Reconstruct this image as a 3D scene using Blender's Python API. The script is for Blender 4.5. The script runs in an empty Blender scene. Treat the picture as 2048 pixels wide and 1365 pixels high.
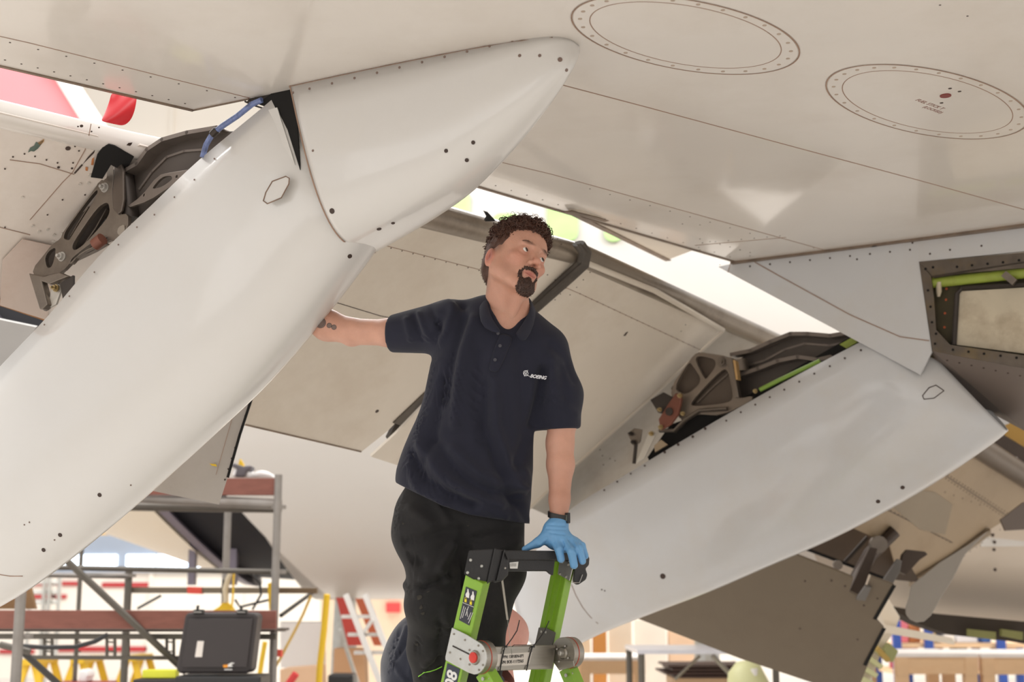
import bpy, bmesh, math, random
import numpy as np
from mathutils import Vector, Matrix

# ------------------------------------------------------------------ camera, world, lights
SC = bpy.context.scene
COL = SC.collection
W, H, FPX = 2048.0, 1365.0, 2844.0
CAM = Vector((0, 0, 1.6))
PITCH = math.atan((1200 - H / 2) / FPX)
CP, SP = math.cos(PITCH), math.sin(PITCH)
cam_data = bpy.data.cameras.new('camera')
cam = bpy.data.objects.new('camera', cam_data); COL.objects.link(cam)
cam.location = CAM
cam.rotation_euler = (math.pi / 2 + PITCH, 0, 0)
cam_data.sensor_width = 36; cam_data.lens = FPX * 36 / W
cam_data.clip_end = 200
cam_data.dof.use_dof = True; cam_data.dof.focus_distance = 4.6; cam_data.dof.aperture_fstop = 2.8
SC.camera = cam
world = bpy.data.worlds.new('hangar_light'); SC.world = world; world.use_nodes = True
bg = world.node_tree.nodes['Background']; bg.inputs[0].default_value = (1.0, 0.985, 0.965, 1); bg.inputs[1].default_value = 1.0
SC.view_settings.view_transform = 'Standard'; SC.view_settings.look = 'None'
SC.view_settings.gamma = 1; SC.view_settings.use_curve_mapping = False
SC.view_settings.exposure = -0.08

def area(name, loc, target, size, size_y, power, col=(1, .98, .955)):
    l = bpy.data.lights.new(name, 'AREA'); l.shape = 'RECTANGLE'; l.size = size; l.size_y = size_y
    l.energy = power; l.color = col
    o = bpy.data.objects.new(name, l); COL.objects.link(o); o.location = loc
    o.rotation_euler = (Vector(target) - Vector(loc)).to_track_quat('-Z', 'Y').to_euler()
    return o
area('rear_left_fill', (-9, -5, 4.5), (0, 5, 2.3), 9, 6, 200, (1, .98, .96))  # added fill from the rear left to model the forms; no door built
for i_, (x_, y_, e_) in enumerate(((-9, 7, 900), (9, 8, 1500), (0, 19, 2600), (0, -6, 1300), (-6, 13, 900))):
    area('overhead_fill', (x_, y_, 12), (x_, y_ + .01, 0), 7, 4, e_)  # unseen overhead fills, added to lift the bounce off the floor

# ------------------------------------------------------------------ helpers
def ray(x, y):
    v = (H / 2 - y) / FPX; X = (x - W / 2) / FPX
    return Vector((X, CP - v * SP, SP + v * CP))
def P(x, y, t): return CAM + ray(x, y) * t
def on(x, y, p0, n):
    d = ray(x, y); n = Vector(n)
    return CAM + d * ((Vector(p0) - CAM).dot(n) / d.dot(n))
def topx(co):
    """world points (n,3) -> photo pixels, used only to lay seams and folds out on a surface"""
    r = np.asarray(co) - np.array(CAM)
    t = r[:, 1] * CP + r[:, 2] * SP; u = -r[:, 1] * SP + r[:, 2] * CP
    return np.stack([W / 2 + r[:, 0] / t * FPX, H / 2 - u / t * FPX], 1)

WLOC = {}
def thing(name, label, cat, loc, group=None):
    o = bpy.data.objects.new(name, None); COL.objects.link(o); o.location = loc
    o.empty_display_size = .1
    o['label'] = label; o['category'] = cat
    if group: o['group'] = group
    WLOC[o] = Vector(loc); return o
def tag(o, label=None, cat=None, group=None, kind=None):
    for k, v in (('label', label), ('category', cat), ('group', group), ('kind', kind)):
        if v: o[k] = v
    return o
def mesh(name, verts, faces, mat, parent=None, smooth=False, sharp=35, label=None, kind=None, bevel=0):
    vs = [Vector(v) for v in verts] if not isinstance(verts, np.ndarray) else None
    if vs is None:
        c = Vector(verts.mean(0)); loc = (verts - np.array(c)).tolist()
    else:
        c = sum(vs, Vector()) / len(vs); loc = [v - c for v in vs]
    me = bpy.data.meshes.new(name); me.from_pydata(loc, [], faces if isinstance(faces, list) else faces.tolist())
    bm = bmesh.new(); bm.from_mesh(me); bmesh.ops.recalc_face_normals(bm, faces=bm.faces); bm.to_mesh(me); bm.free()
    if mat: me.materials.append(mat)
    if smooth:
        me.polygons.foreach_set('use_smooth', [True] * len(me.polygons))
        if sharp < 180: me.set_sharp_from_angle(angle=math.radians(sharp))
    o = bpy.data.objects.new(name, me); COL.objects.link(o)
    if parent is not None:
        o.parent = parent; o.location = c - WLOC[parent]
    else: o.location = c
    WLOC[o] = c
    if label: o['label'] = label
    if kind: o['kind'] = kind
    if bevel:
        m = o.modifiers.new('bevel', 'BEVEL'); m.width = bevel; m.segments = 2; m.limit_method = 'ANGLE'; m.angle_limit = .6
    return o
def struct(o): o['kind'] = 'structure'; return o

class MB:
    """collects shapes into one mesh"""
    def __init__(s): s.v = []; s.f = []
    def add(s, v, f):
        b = len(s.v); s.v += [Vector(p) for p in v]; s.f += [[i + b for i in q] for q in f]; return s
    def prism(s, pts, vec):
        n = len(pts); pts = [Vector(p) for p in pts]; vec = Vector(vec)
        return s.add(pts + [p + vec for p in pts],
                     [list(range(n))[::-1], list(range(n, 2 * n))] + [[i, (i + 1) % n, n + (i + 1) % n, n + i] for i in range(n)])
    def box(s, c, size, R=None):
        R = R or Matrix.Identity(3); c = Vector(c)
        v = [c + R @ Vector((size[0] / 2 * a, size[1] / 2 * b, size[2] / 2 * d)) for d in (-1, 1) for b in (-1, 1) for a in (-1, 1)]
        return s.add(v, [[0, 2, 3, 1], [4, 5, 7, 6], [0, 1, 5, 4], [2, 6, 7, 3], [0, 4, 6, 2], [1, 3, 7, 5]])
    def tube(s, path, r, n=10, flat=1.0, closed=False):
        path = [Vector(p) for p in path]; rs = r if isinstance(r, (list, tuple)) else [r] * len(path)
        d0 = (path[1] - path[0]).normalized(); up = Vector((0, 0, 1)) if abs(d0.z) < .9 else Vector((1, 0, 0))
        N = (up - d0 * up.dot(d0)).normalized(); rings = []
        for i, p in enumerate(path):
            a = path[(i - 1) % len(path)] if (i > 0 or closed) else p; b = path[(i + 1) % len(path)] if (i < len(path) - 1 or closed) else p
            d = (b - a).normalized(); N = (N - d * N.dot(d)).normalized(); B = d.cross(N)
            rings.append([p + (N * math.cos(k * 2 * math.pi / n) * flat + B * math.sin(k * 2 * math.pi / n)) * rs[i] for k in range(n)])
        v = [q for rg in rings for q in rg]; m = len(path)
        f = [[i * n + k, i * n + (k + 1) % n, ((i + 1) % m) * n + (k + 1) % n, ((i + 1) % m) * n + k] for i in range(m if closed else m - 1) for k in range(n)]
        if not closed: f += [list(range(n))[::-1], [(m - 1) * n + k for k in range(n)]]
        return s.add(v, f)
    def disc(s, c, nrm, r, h, n=14, r2=None):
        nrm = Vector(nrm).normalized(); c = Vector(c)
        return s.tube([c - nrm * h * .2, c + nrm * h], [r, r2 or r], n)
    def bar(s, a, b, w, d, nrm):
        """rectangular bar from a to b; width w across, depth d along nrm"""
        a, b, nrm = Vector(a), Vector(b), Vector(nrm).normalized()
        x = (b - a).normalized(); nrm = (nrm - x * nrm.dot(x)).normalized(); y = x.cross(nrm)
        pts = [a + y * w / 2, b + y * w / 2, b - y * w / 2, a - y * w / 2]
        return s.prism([p - nrm * d / 2 for p in pts], nrm * d)
    def strip(s, path, w, nrm, h):
        """thin flat band following a path on a surface with normal nrm"""
        path = [Vector(p) for p in path]; nrm = Vector(nrm).normalized()
        for a, b in zip(path, path[1:]):
            x = (b - a).normalized(); y = x.cross(nrm) * (w / 2); e = x * w * .2
            s.prism([a - e + y, b + e + y, b + e - y, a - e - y], nrm * h)
        return s
    def done(s, name, mat, parent=None, **k): return mesh(name, s.v, s.f, mat, parent, **k)

# ------------------------------------------------------------------ materials
def sc(r, g, b):
    f = lambda c: (c / 255 / 12.92) if c / 255 <= .04045 else ((c / 255 + .055) / 1.055) ** 2.4
    return (f(r), f(g), f(b), 1)
MATS = {}
def mat(name, col, rough=.5, metal=0, var=.06, scale=6, dirt=None, dirt_amt=0, dirt_scale=3, stretch=(1, 1, 1), bump=0, bscale=80, coat=0, emit=0, attr=None, sheen=0, sss=0, coord='Object'):
    if name in MATS: return MATS[name]
    m = bpy.data.materials.new(name); m.use_nodes = True; nt = m.node_tree; N = nt.nodes; L = nt.links
    b = N['Principled BSDF']; b.inputs['Roughness'].default_value = rough; b.inputs['Metallic'].default_value = metal
    if coat: b.inputs['Coat Weight'].default_value = coat; b.inputs['Coat Roughness'].default_value = .08
    if sheen: b.inputs['Sheen Weight'].default_value = sheen
    if sss: b.inputs['Subsurface Weight'].default_value = sss; b.inputs['Subsurface Radius'].default_value = (.012, .004, .002); b.inputs['Subsurface Scale'].default_value = 1
    if len(col) == 3: col = sc(*col)
    tc = N.new('ShaderNodeTexCoord'); mp = N.new('ShaderNodeMapping'); mp.inputs['Scale'].default_value = stretch
    L.new(tc.outputs[coord], mp.inputs['Vector'])
    n1 = N.new('ShaderNodeTexNoise'); n1.inputs['Scale'].default_value = scale; n1.inputs['Detail'].default_value = 5
    L.new(mp.outputs[0], n1.inputs['Vector'])
    mr = N.new('ShaderNodeMapRange'); mr.inputs[1].default_value = .3; mr.inputs[2].default_value = .7
    mr.inputs[3].default_value = 1 - var; mr.inputs[4].default_value = 1 + var; L.new(n1.outputs[0], mr.inputs[0])
    mx = N.new('ShaderNodeMix'); mx.data_type = 'RGBA'; mx.blend_type = 'MULTIPLY'; mx.inputs[0].default_value = 1
    mx.inputs[6].default_value = col
    if attr:
        at = N.new('ShaderNodeAttribute'); at.attribute_name = attr; L.new(at.outputs['Color'], mx.inputs[6])
    cb = N.new('ShaderNodeCombineColor')
    for i in range(3): L.new(mr.outputs[0], cb.inputs[i])
    L.new(cb.outputs[0], mx.inputs[7]); out = mx.outputs[2]
    if dirt:
        n2 = N.new('ShaderNodeTexNoise'); n2.inputs['Scale'].default_value = dirt_scale; n2.inputs['Detail'].default_value = 8; n2.inputs['Roughness'].default_value = .65
        L.new(mp.outputs[0], n2.inputs['Vector'])
        r2 = N.new('ShaderNodeMapRange'); r2.inputs[1].default_value = .48; r2.inputs[2].default_value = .75; r2.inputs[3].default_value = 0; r2.inputs[4].default_value = dirt_amt
        L.new(n2.outputs[0], r2.inputs[0])
        m2 = N.new('ShaderNodeMix'); m2.data_type = 'RGBA'; L.new(r2.outputs[0], m2.inputs[0]); L.new(out, m2.inputs[6]); m2.inputs[7].default_value = sc(*dirt)
        out = m2.outputs[2]
    L.new(out, b.inputs['Base Color'])
    if bump:
        n3 = N.new('ShaderNodeTexNoise'); n3.inputs['Scale'].default_value = bscale; n3.inputs['Detail'].default_value = 3; L.new(mp.outputs[0], n3.inputs['Vector'])
        bp = N.new('ShaderNodeBump'); bp.inputs['Strength'].default_value = bump; bp.inputs['Distance'].default_value = .01; L.new(n3.outputs[0], bp.inputs['Height']); L.new(bp.outputs[0], b.inputs['Normal'])
    if emit: b.inputs['Emission Color'].default_value = col; b.inputs['Emission Strength'].default_value = emit
    MATS[name] = m; return m
M_wing = mat('wing_paint', (218, 211, 203), .3, 0, .025, 2, (186, 172, 155), .35, 1.3, (1, 1, 1), coat=.6)
M_fair = mat('fairing_paint', (211, 208, 204), .28, 0, .015, 2, (205, 198, 186), .25, 1.2, coat=.7)
M_fair2 = mat('fairing_paint_grey', (200, 200, 201), .3, 0, .02, 2, (190, 176, 155), .3, 1.6, coat=.6)
M_flap = mat('flap_paint', (208, 197, 182), .4, 0, .03, 3, (160, 140, 115), .4, 1.6, coat=.2)
M_flap2 = mat('flap_paint_grey', (176, 168, 156), .42, 0, .04, 3, (130, 108, 84), .55, 2.5)
M_flapL = mat('flap_paint_left', (216, 205, 195), .38, 0, .03, 3, (178, 160, 142), .4, 2, coat=.2)
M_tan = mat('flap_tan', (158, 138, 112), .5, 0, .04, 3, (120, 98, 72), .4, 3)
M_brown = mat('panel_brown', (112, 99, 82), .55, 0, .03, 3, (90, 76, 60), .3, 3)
M_seal = mat('sealant_brown', (128, 104, 88), .7, 0, .15, 30)
M_seam = mat('seam_line', (150, 122, 104), .7, 0, .1, 20)
M_edge = mat('bare_edge', (130, 112, 96), .45, .3, .2, 12, (70, 56, 46), .6, 8)
M_hole = mat('rivet_dark', (62, 46, 38), .6, 0, .1, 20)
M_rub = mat('rubber_seal', (66, 58, 50), .6, 0, .15, 15, (110, 98, 84), .5, 6)
M_steel = mat('bracket_metal', (122, 112, 102), .38, .75, .08, 10, (70, 60, 52), .5, 6)
M_steeld = mat('bracket_dark', (62, 55, 50), .5, .5, .1, 10)
M_rail = mat('track_beam', (82, 74, 68), .45, .4, .08, 6)
M_railf = mat('track_flange', (120, 110, 102), .4, .6, .08, 8)
M_tubeLE = mat('flap_nose', (140, 128, 114), .3, .45, .12, 5, (80, 66, 54), .8, 3, (1, 1, 1))
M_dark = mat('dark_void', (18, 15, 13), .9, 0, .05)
M_green = mat('primer_green', (150, 165, 66), .5, 0, .1, 10, (90, 84, 40), .5, 10)
M_rust = mat('red_brown_bracket', (112, 64, 48), .5, .1, .08, 10)
M_bolt = mat('plated_bolt', (168, 150, 112), .3, .85, .1, 40)
M_chrome = mat('bright_metal', (176, 172, 166), .35, .6, .05, 20)
M_hose = mat('blue_hose', (110, 124, 168), .45, 0, .3, 60, (40, 40, 60), .5, 50)
M_red = mat('red_ribbon', (196, 24, 34), .42, 0, .04, 5)
M_black = mat('black_plastic', (34, 32, 32), .42, 0, .05, 10, bump=.1, bscale=300)
M_bay = mat('bay_frame', (98, 88, 78), .4, .5, .2, 14, (120, 98, 50), .5, 8)
M_bayp = mat('bay_panel', (200, 188, 165), .5, 0, .08, 6, (120, 92, 60), .6, 5)
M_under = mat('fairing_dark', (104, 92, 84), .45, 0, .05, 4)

# ------------------------------------------------------------------ the hangar shell
M_floor = mat('floor_paint', (214, 209, 203), .45, 0, .05, .6, (156, 150, 142), .4, .8)
M_wall = mat('wall_cladding', (236, 228, 216), .6, 0, .03, .5)
M_wallred = mat('wall_red_band', (176, 44, 48), .6, 0, .04, 2)
M_win = mat('daylight_pane', (225, 240, 255), .3, 0, 0, 1, emit=3.0)
M_frame = mat('window_frame', (150, 160, 175), .5, 0, .05, 3)
YB = 30.0
b = MB(); b.box((0, 12, -.05), (60, 50, .1)); struct(b.done('floor', M_floor))
b = MB(); b.box((0, YB + .1, 6.5), (60, .2, 13)); wall = struct(b.done('wall_back', M_wall)); WLOC[wall] = wall.location.copy()
for i in range(-14, 15):        # cladding ribs
    b = MB(); b.box((i * 2 + .5, YB - .03, 6.5), (.08, .06, 13)); b.done('cladding_rib', M_wall, wall)
def wallpt(x, y): return on(x, y, (0, YB, 0), (0, 1, 0))
def wallrect(mb, x0, y0, x1, y1, d=.05, off=0):
    a, c = wallpt(x0, y1), wallpt(x1, y0)
    mb.box(((a.x + c.x) / 2, YB - d / 2 - off, (a.z + c.z) / 2), (c.x - a.x, d, c.z - a.z)); return mb
wf = wallrect(MB(), 30, 1060, 470, 1146, .12).done('window_1', M_frame, None); struct(wf)
for x0, x1 in ((50, 120), (125, 164), (170, 238), (256, 314), (317, 378), (381, 445)):
    wallrect(MB(), x0, 1111, x1, 1138, .04, .12).done('pane', M_win, wf)
for i, (x0, y0, x1, y1) in enumerate(((55, 1164, 158, 1172), (205, 1166, 298, 1175), (66, 1190, 134, 1198), (108, 1294, 296, 1304), (0, 1300, 70, 1308))):
    t = wallrect(MB(), x0, y0, x1, y1, .06).done('trim_%d' % (i + 1), M_wallred); struct(t)

# ------------------------------------------------------------------ our aircraft's wing
ZW = 3.2
WP, WN = (0, 0, ZW), (0, 0, 1)
def onw(x, y, dz=0): return on(x, y, (0, 0, ZW + dz), WN)
wing = thing('airliner_wing', 'white airliner wing seen from below, flaps lowered on long canoe fairings', 'aircraft wing', (0.5, 4.0, ZW))
e0, e1, e2, e3 = onw(-260, 69), onw(0, 130), onw(385, 222), onw(497, 199)
e35 = onw(560, 192)
e4, e5, e6 = onw(900, 356), onw(1110, 420), onw(1470, 525)
far = e6 + (e6 - e4).normalized() * 3.2
under = [e0, e1, e2, e3, e35, e4, e5, e6, far, Vector((5.5, 6.5, ZW)), Vector((4.5, .8, ZW)), Vector((-3.4, .8, ZW))]
te = set([0, 1, 2, 3, 4, 5, 6, 7, 8])
top = [p + Vector((0, 0, .012 if i in te else .45)) for i, p in enumerate(under)]
n = len(under)
skin = mesh('wing_skin', under + top, [list(range(n)), list(range(n, 2 * n))[::-1]] + [[i, (i + 1) % n, n + (i + 1) % n, n + i] for i in range(n)], M_wing, wing)
DN = Vector((0, 0, -1))
def seam(name, pts, w, m, h=.0012, par=skin, **k):
    return MB().strip([onw(*p) for p in pts], w, DN, h).done(name, m, par, **k)
seam('panel_seam', [(-20, 68), (60, 86), (160, 111), (330, 154), (500, 196)], .0032, M_seam)
seam('panel_seam', [(975, 318), (1105, 349), (1400, 431), (1655, 502)], .0035, M_seam)
seam('panel_seam', [(1110, 166), (1300, 216), (1600, 297), (1850, 364), (2080, 428)], .0045, M_seam)
seam('panel_seam', [(1390, 491), (1572, 475)], .0035, M_seam)
seam('edge_strip', [(-20, 127), (385, 220)], .014, M_edge, .004, label='bare metal strip along the trailing edge')
seam('edge_strip', [(385, 220), (497, 197)], .006, M_edge, .004)
seam('edge_strip', [(900, 357), (1110, 419), (1468, 523)], .014, M_edge, .004)
seam('sealant_strip', [(1468, 525), (1750, 490), (2070, 447)], .05, M_edge, .01, label='brown weathered seal strip')
def dots(name, pts, r, nrm, proj, m=M_hole, h=.001, par=None, **k):
    b = MB()
    for p in pts:
        q = proj(*p[:2]); b.disc(q, nrm, p[2] if len(p) > 2 else r, h, 8)
    return b.done(name, m, par, kind='stuff', **k)
def lerp(a, b, n): return [(a[0] + (b[0] - a[0]) * i / (n - 1), a[1] + (b[1] - a[1]) * i / (n - 1)) for i in range(n)]
rv = lerp((10, 120), (370, 207), 12) + lerp((960, 362), (1460, 514), 17) + lerp((1180, 378), (1540, 478), 10) + lerp((1400, 500), (1440, 530), 2) \
   + lerp((1405, 486), (1560, 472), 7) + lerp((1400, 478), (1500, 505), 6) + lerp((20, 85), (470, 195), 9) + [(1365, 448), (1400, 450), (1480, 500), (1500, 512), (1627, 496), (1880, 10), (1935, 32)]
dots('rivets', rv, .0032, DN, onw, par=skin)
random.seed(3)
# two oval access covers
for k, (cx, cy, a, c1, s1, lb) in enumerate(((1371, 69, 228, 35, 71, None), (1855, 203, 203, 33, 67, 'oval cover with red plug and stencilled lettering'))):
    el = lambda sc_, nn: [onw(cx + a * sc_ * math.cos(p), cy + c1 * sc_ * math.cos(p) + s1 * sc_ * math.sin(p)) for p in [i * 2 * math.pi / nn for i in range(nn)]]
    cov = MB().prism(el(.985, 64), (0, 0, -.0015)).done('access_cover', M_wing, wing)
    if lb: cov['label'] = lb
    for scl, wd in ((1.0, .0042), (.84, .003)):
        lp = el(scl, 72); b = MB()
        b.strip([p + DN * .0015 for p in lp + lp[:1]], wd, DN, .0006)
        b.done('gasket_line', M_seam, cov)
    b = MB()
    for p in el(.925, 26): b.disc(p + DN * .0015, DN, .0062, .001, 10)
    b.done('screws', mat('screw_paint', (176, 158, 142), .5, .2), cov, kind='stuff')
    if k == 1:
        MB().disc(onw(1891, 190) + DN * .0015, DN, .018, .003, 20).done('plug', mat('red_plug', (120, 48, 42), .5), cov, label='dark red plug')
        dots('screws', [(1900, 176), (1919, 182), (1883, 205)], .006, DN, lambda x, y: onw(x, y) + DN * .0015, par=cov)

def text(name, s, m, parent, origin, xdir, updir, size, depth=.0004, shear=0, bold=0, label=None):
    cu = bpy.data.curves.new(name, 'FONT'); cu.body = s; cu.size = size; cu.extrude = depth; cu.shear = shear; cu.align_x = 'CENTER'; cu.align_y = 'CENTER'; cu.offset = bold
    cu.resolution_u = 3
    to = bpy.data.objects.new(name, cu); COL.objects.link(to)
    dg = bpy.context.evaluated_depsgraph_get(); me = bpy.data.meshes.new_from_object(to.evaluated_get(dg)); bpy.data.objects.remove(to)
    x = Vector(xdir).normalized(); z = x.cross(Vector(updir)).normalized(); y = z.cross(x)
    R = Matrix((x, y, z)).transposed()
    vs = [Vector(origin) + R @ v.co for v in me.vertices]; fs = [list(p.vertices) for p in me.polygons]
    return mesh(name, vs, fs, m, parent, label=label)
M_stencil = mat('stencil_ink', (132, 92, 80), .6)
xd = onw(1895, 223) - onw(1830, 200)
text('stencil_text', 'FUEL STICK T', M_stencil, cov, onw(1860, 208) + DN * .0018, xd, Vector((0, 0, 1)).cross(-xd), .024)
text('stencil_text', '(LOCKED)', M_stencil, cov, onw(1866, 219) + DN * .0018, xd, Vector((0, 0, 1)).cross(-xd), .022)

# drooped triangular deflector behind the trailing edge
tp = [(1137, 422), (1165, 425), (1440, 495), (1425, 503), (1388, 500), (1336, 520)]
zt = lambda x, y: on(x, y, onw(1137, 422, -.01), (0.05, -.12, 1))
dfl = MB().prism([zt(*p) for p in tp], (0, 0, .012)).done('deflector', M_flap, wing, label='small triangular metal panel drooping behind the trailing edge')
MB().strip([zt(1137, 422), zt(1336, 520)], .03, DN, .006).done('edge_strip', M_edge, dfl)
MB().strip([zt(1140, 422), zt(1300, 462), zt(1440, 495)], .028, DN, .006).done('edge_strip', M_edge, dfl)

# ------------------------------------------------------------------ canoe fairings
def loft(name, stations, m, parent, nexp=2.4, ns=18, cap0=False, cap1=True, label=None):
    """stations: (near rim point, keel-depth point on the near plane, width vector to far rim)"""
    rings = []
    for A, K, Wv in stations:
        r = []
        for i in range(2 * ns + 1):
            th = i / ns * math.pi / 2
            g = abs(math.sin(th)) ** (2 / nexp); h = abs(math.cos(th)) ** (2 / nexp)
            r.append(A + (K - A) * g + Wv * (.5 * (1 - h) if th <= math.pi / 2 else .5 * (1 + h)))
        rings.append(r)
    # refine along the length (catmull-rom)
    R2 = []; m_ = len(rings)
    for i in range(m_ - 1):
        p0, p1, p2, p3 = rings[max(i - 1, 0)], rings[i], rings[i + 1], rings[min(i + 2, m_ - 1)]
        for s in range(4):
            t = s / 4
            R2.append([.5 * ((2 * b_) + (c_ - a_) * t + (2 * a_ - 5 * b_ + 4 * c_ - d_) * t * t + (3 * b_ - a_ - 3 * c_ + d_) * t ** 3) for a_, b_, c_, d_ in zip(p0, p1, p2, p3)])
    R2.append(rings[-1]); k = 2 * ns + 1
    v = [p for r in R2 for p in r]
    f = [[i * k + j, i * k + j + 1, (i + 1) * k + j + 1, (i + 1) * k + j] for i in range(len(R2) - 1) for j in range(k - 1)]
    if cap1: f.append([(len(R2) - 1) * k + j for j in range(k)])
    if cap0: f.append(list(range(k))[::-1])
    o = mesh(name, v, f, m, parent, smooth=True, sharp=50, label=label)
    s = o.modifiers.new('shell', 'SOLIDIFY'); s.thickness = .006; s.offset = 0
    return o, R2
# left fairing: vertical mid-plane
def plane_of(x0, y0, x1, y1):
    a, b_ = onw(x0, y0), onw(x1, y1); d = (b_ - a); d.z = 0; d.normalize()
    s = Vector((-d.y, d.x, 0)); s = s if s.y > 0 else -s
    return a, d, s          # point on the near plane, forward dir, span dir away from camera
A1, D1, S1 = plane_of(580, 172, 800, 125)
def aft_stations(A, S, lst, w0):
    out = []
    mid = A + S * w0 / 2
    for (rx, ry), (kx, ky), w in lst:
        a = on(rx, ry, mid - S * w / 2, S); s = on(kx, ky, mid + S * w * .22, S)
        sp = s - S * (w * .72); K = a + (sp - a) / .9
        out.append((a, K, S * w))
    return out
W1 = .40
L1 = [((566, 180), (762, 440), .27), ((527, 215), (745, 487), .36), ((400, 320), (640, 620), .36), ((300, 415), (540, 735), .36), ((200, 512), (440, 830), .35), ((95, 635), (330, 932), .34),
      ((0, 735), (235, 1015), .32), ((-110, 860), (115, 1112), .28), ((-230, 1000), (0, 1190), .22), ((-330, 1130), (-150, 1262), .13), ((-400, 1230), (-310, 1310), .03)]
fair1, R1 = loft('flap_fairing', aft_stations(A1, S1, L1, W1), M_fair, wing, 2.5, label='large white canoe fairing running from wing down to the lower left')
mid1 = A1 + S1 * W1 / 2
fst = []
for (rx, ry), (kx, ky) in [((580, 172), (745, 487)), ((680, 150), (800, 458)), ((780, 129), (870, 418)), ((880, 109), (945, 366)), ((970, 92), (1028, 284)), ((1045, 80), (1092, 208)), ((1105, 74), (1138, 142)), ((1140, 80), (1154, 112)), ((1155, 92), (1158, 103))]:
    a = onw(rx, ry); w = min(max(2 * (mid1 - a).dot(S1), .02), (.40, .37, .32, .26, .19, .12, .06, .03, .008)[len(fst)])
    s = on(kx, ky, a + S1 * w * .72, S1); sp = s - S1 * (w * .72); K = a + (sp - a) / .92
    fst.append((a, K, S1 * w))
fix1, RF1 = loft('fixed_fairing', fst, M_fair, wing, 3.3, label='white pointed forward fairing under the wing')
MB().strip([a + DN * .002 for a, _, _ in fst[:-1]], .006, S1 * -1 + DN, .004).done('sealant_line', M_seal, fix1)
# aft lip of the fixed fairing
lip = RF1[0]; b = MB(); fa = (RF1[1][8] - RF1[0][8]).normalized()
for k in range(0, 27):
    n_ = (lip[k + 1] - lip[k]).cross(fa).normalized(); n_ = n_ if n_.dot(CAM - lip[k]) > 0 else -n_
    b.strip([lip[k] + n_ * .003 + fa * .002, lip[k + 1] + n_ * .003 + fa * .002], .0045, n_, .001)
b.done('joint_seal', M_seam, fix1)
b = MB()
def surfdots(name, R, lst, r, par, m=M_hole, h=.002):
    """dots on a lofted surface, found by the nearest lattice point to a photo position"""
    V = np.array([[tuple(p) for p in q] for q in R]); nS, nT, _ = V.shape; px = topx(V.reshape(-1, 3)).reshape(nS, nT, 2)
    b = MB()
    for q in lst:
        x, y = q[:2]; d = ((px - (x, y)) ** 2).sum(2); d[:, int(nT * .72):] += 1e6
        i, j = np.unravel_index(d.argmin(), d.shape); i = min(max(i, 1), nS - 2); j = min(max(j, 1), nT - 2)
        c = Vector(V[i, j]); nn = Vector(V[i + 1, j] - V[i - 1, j]).cross(Vector(V[i, j + 1] - V[i, j - 1])).normalized()
        if nn.dot(CAM - c) < 0: nn = -nn
        p = on(x, y, c, nn)
        b.disc(p + nn * .002, nn, q[2] if len(q) > 2 else r, h, 10)
    return b.done(name, m, par, kind='stuff')
surfdots('rivets', RF1, [(587, 186)] + [(620 + i * 45, 178 - i * 10.6) for i in range(11)] + [(1120, 120, .007), (1080, 112, .005), (1132, 140, .005), (1040, 112, .005), (627, 302)], .004, fix1, mat('screw_grey', (120, 100, 90), .5))
surfdots('screw_holes', RF1, [(893, 302), (947, 285), (934, 320), (665, 422, .009), (758, 457, .0075), (786, 445, .006)], .0062, fix1)
surfdots('screw_holes', R1, [(699, 512, .0075), (200, 990, .0075), (121, 1070, .0075), (88, 1100, .0075)], .009, fair1)
surfdots('rivets', R1, [(430, 318), (390, 360), (350, 395), (310, 430), (275, 455), (238, 490), (190, 545), (140, 593), (90, 650), (60, 1045), (50, 1050), (262, 970), (110, 1080)], .003, fair1, mat('screw_grey', (120, 100, 90), .5))
# diamond cover plate on the left fairing
def onA1(x, y, off=0): return on(x, y, A1 + S1 * (.02 + off), S1)
def pathline(name, pts, w, pl, nrm, m, par, h=.002, closed=True, **k):
    q = [pl(*p) for p in pts]; return MB().strip(q + (q[:1] if closed else []), w, nrm, h).done(name, m, par, **k)
dpts = [(527, 402), (532, 385), (545, 363), (572, 353), (579, 357), (578, 368), (563, 396), (535, 408)]
pl1 = lambda x, y: on(x, y, A1 + S1 * .006, S1)
MB().prism([pl1(*p) for p in dpts], -S1 * .003).done('cover_plate', M_fair, fair1)
pathline('plate_gap', dpts, .003, lambda x, y: on(x, y, A1 + S1 * .003, S1), -S1, M_seal, fair1)

# gap between fixed and moving fairing: black sheet painted as its shade and small white triangle
dk = on(545, 190, mid1, S1)
MB().prism([on(x, y, A1 + S1 * .026, S1) for x, y in ((515, 208), (545, 185), (590, 175), (600, 340), (575, 260), (556, 222))], S1 * .004).done('painted_gap_shade', M_dark, wing)
MB().prism([on(x, y, A1 + S1 * .02, S1) for x, y in ((528, 222), (554, 215), (590, 330), (562, 284))], S1 * .004).done('gap_cover', M_fair, wing)
MB().prism([on(x, y, A1 + S1 * .03, S1) for x, y in ((494, 203), (500, 196), (560, 180), (582, 178), (582, 190), (540, 203))], S1 * .01).done('hinge_fitting', M_steeld, wing)

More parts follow.
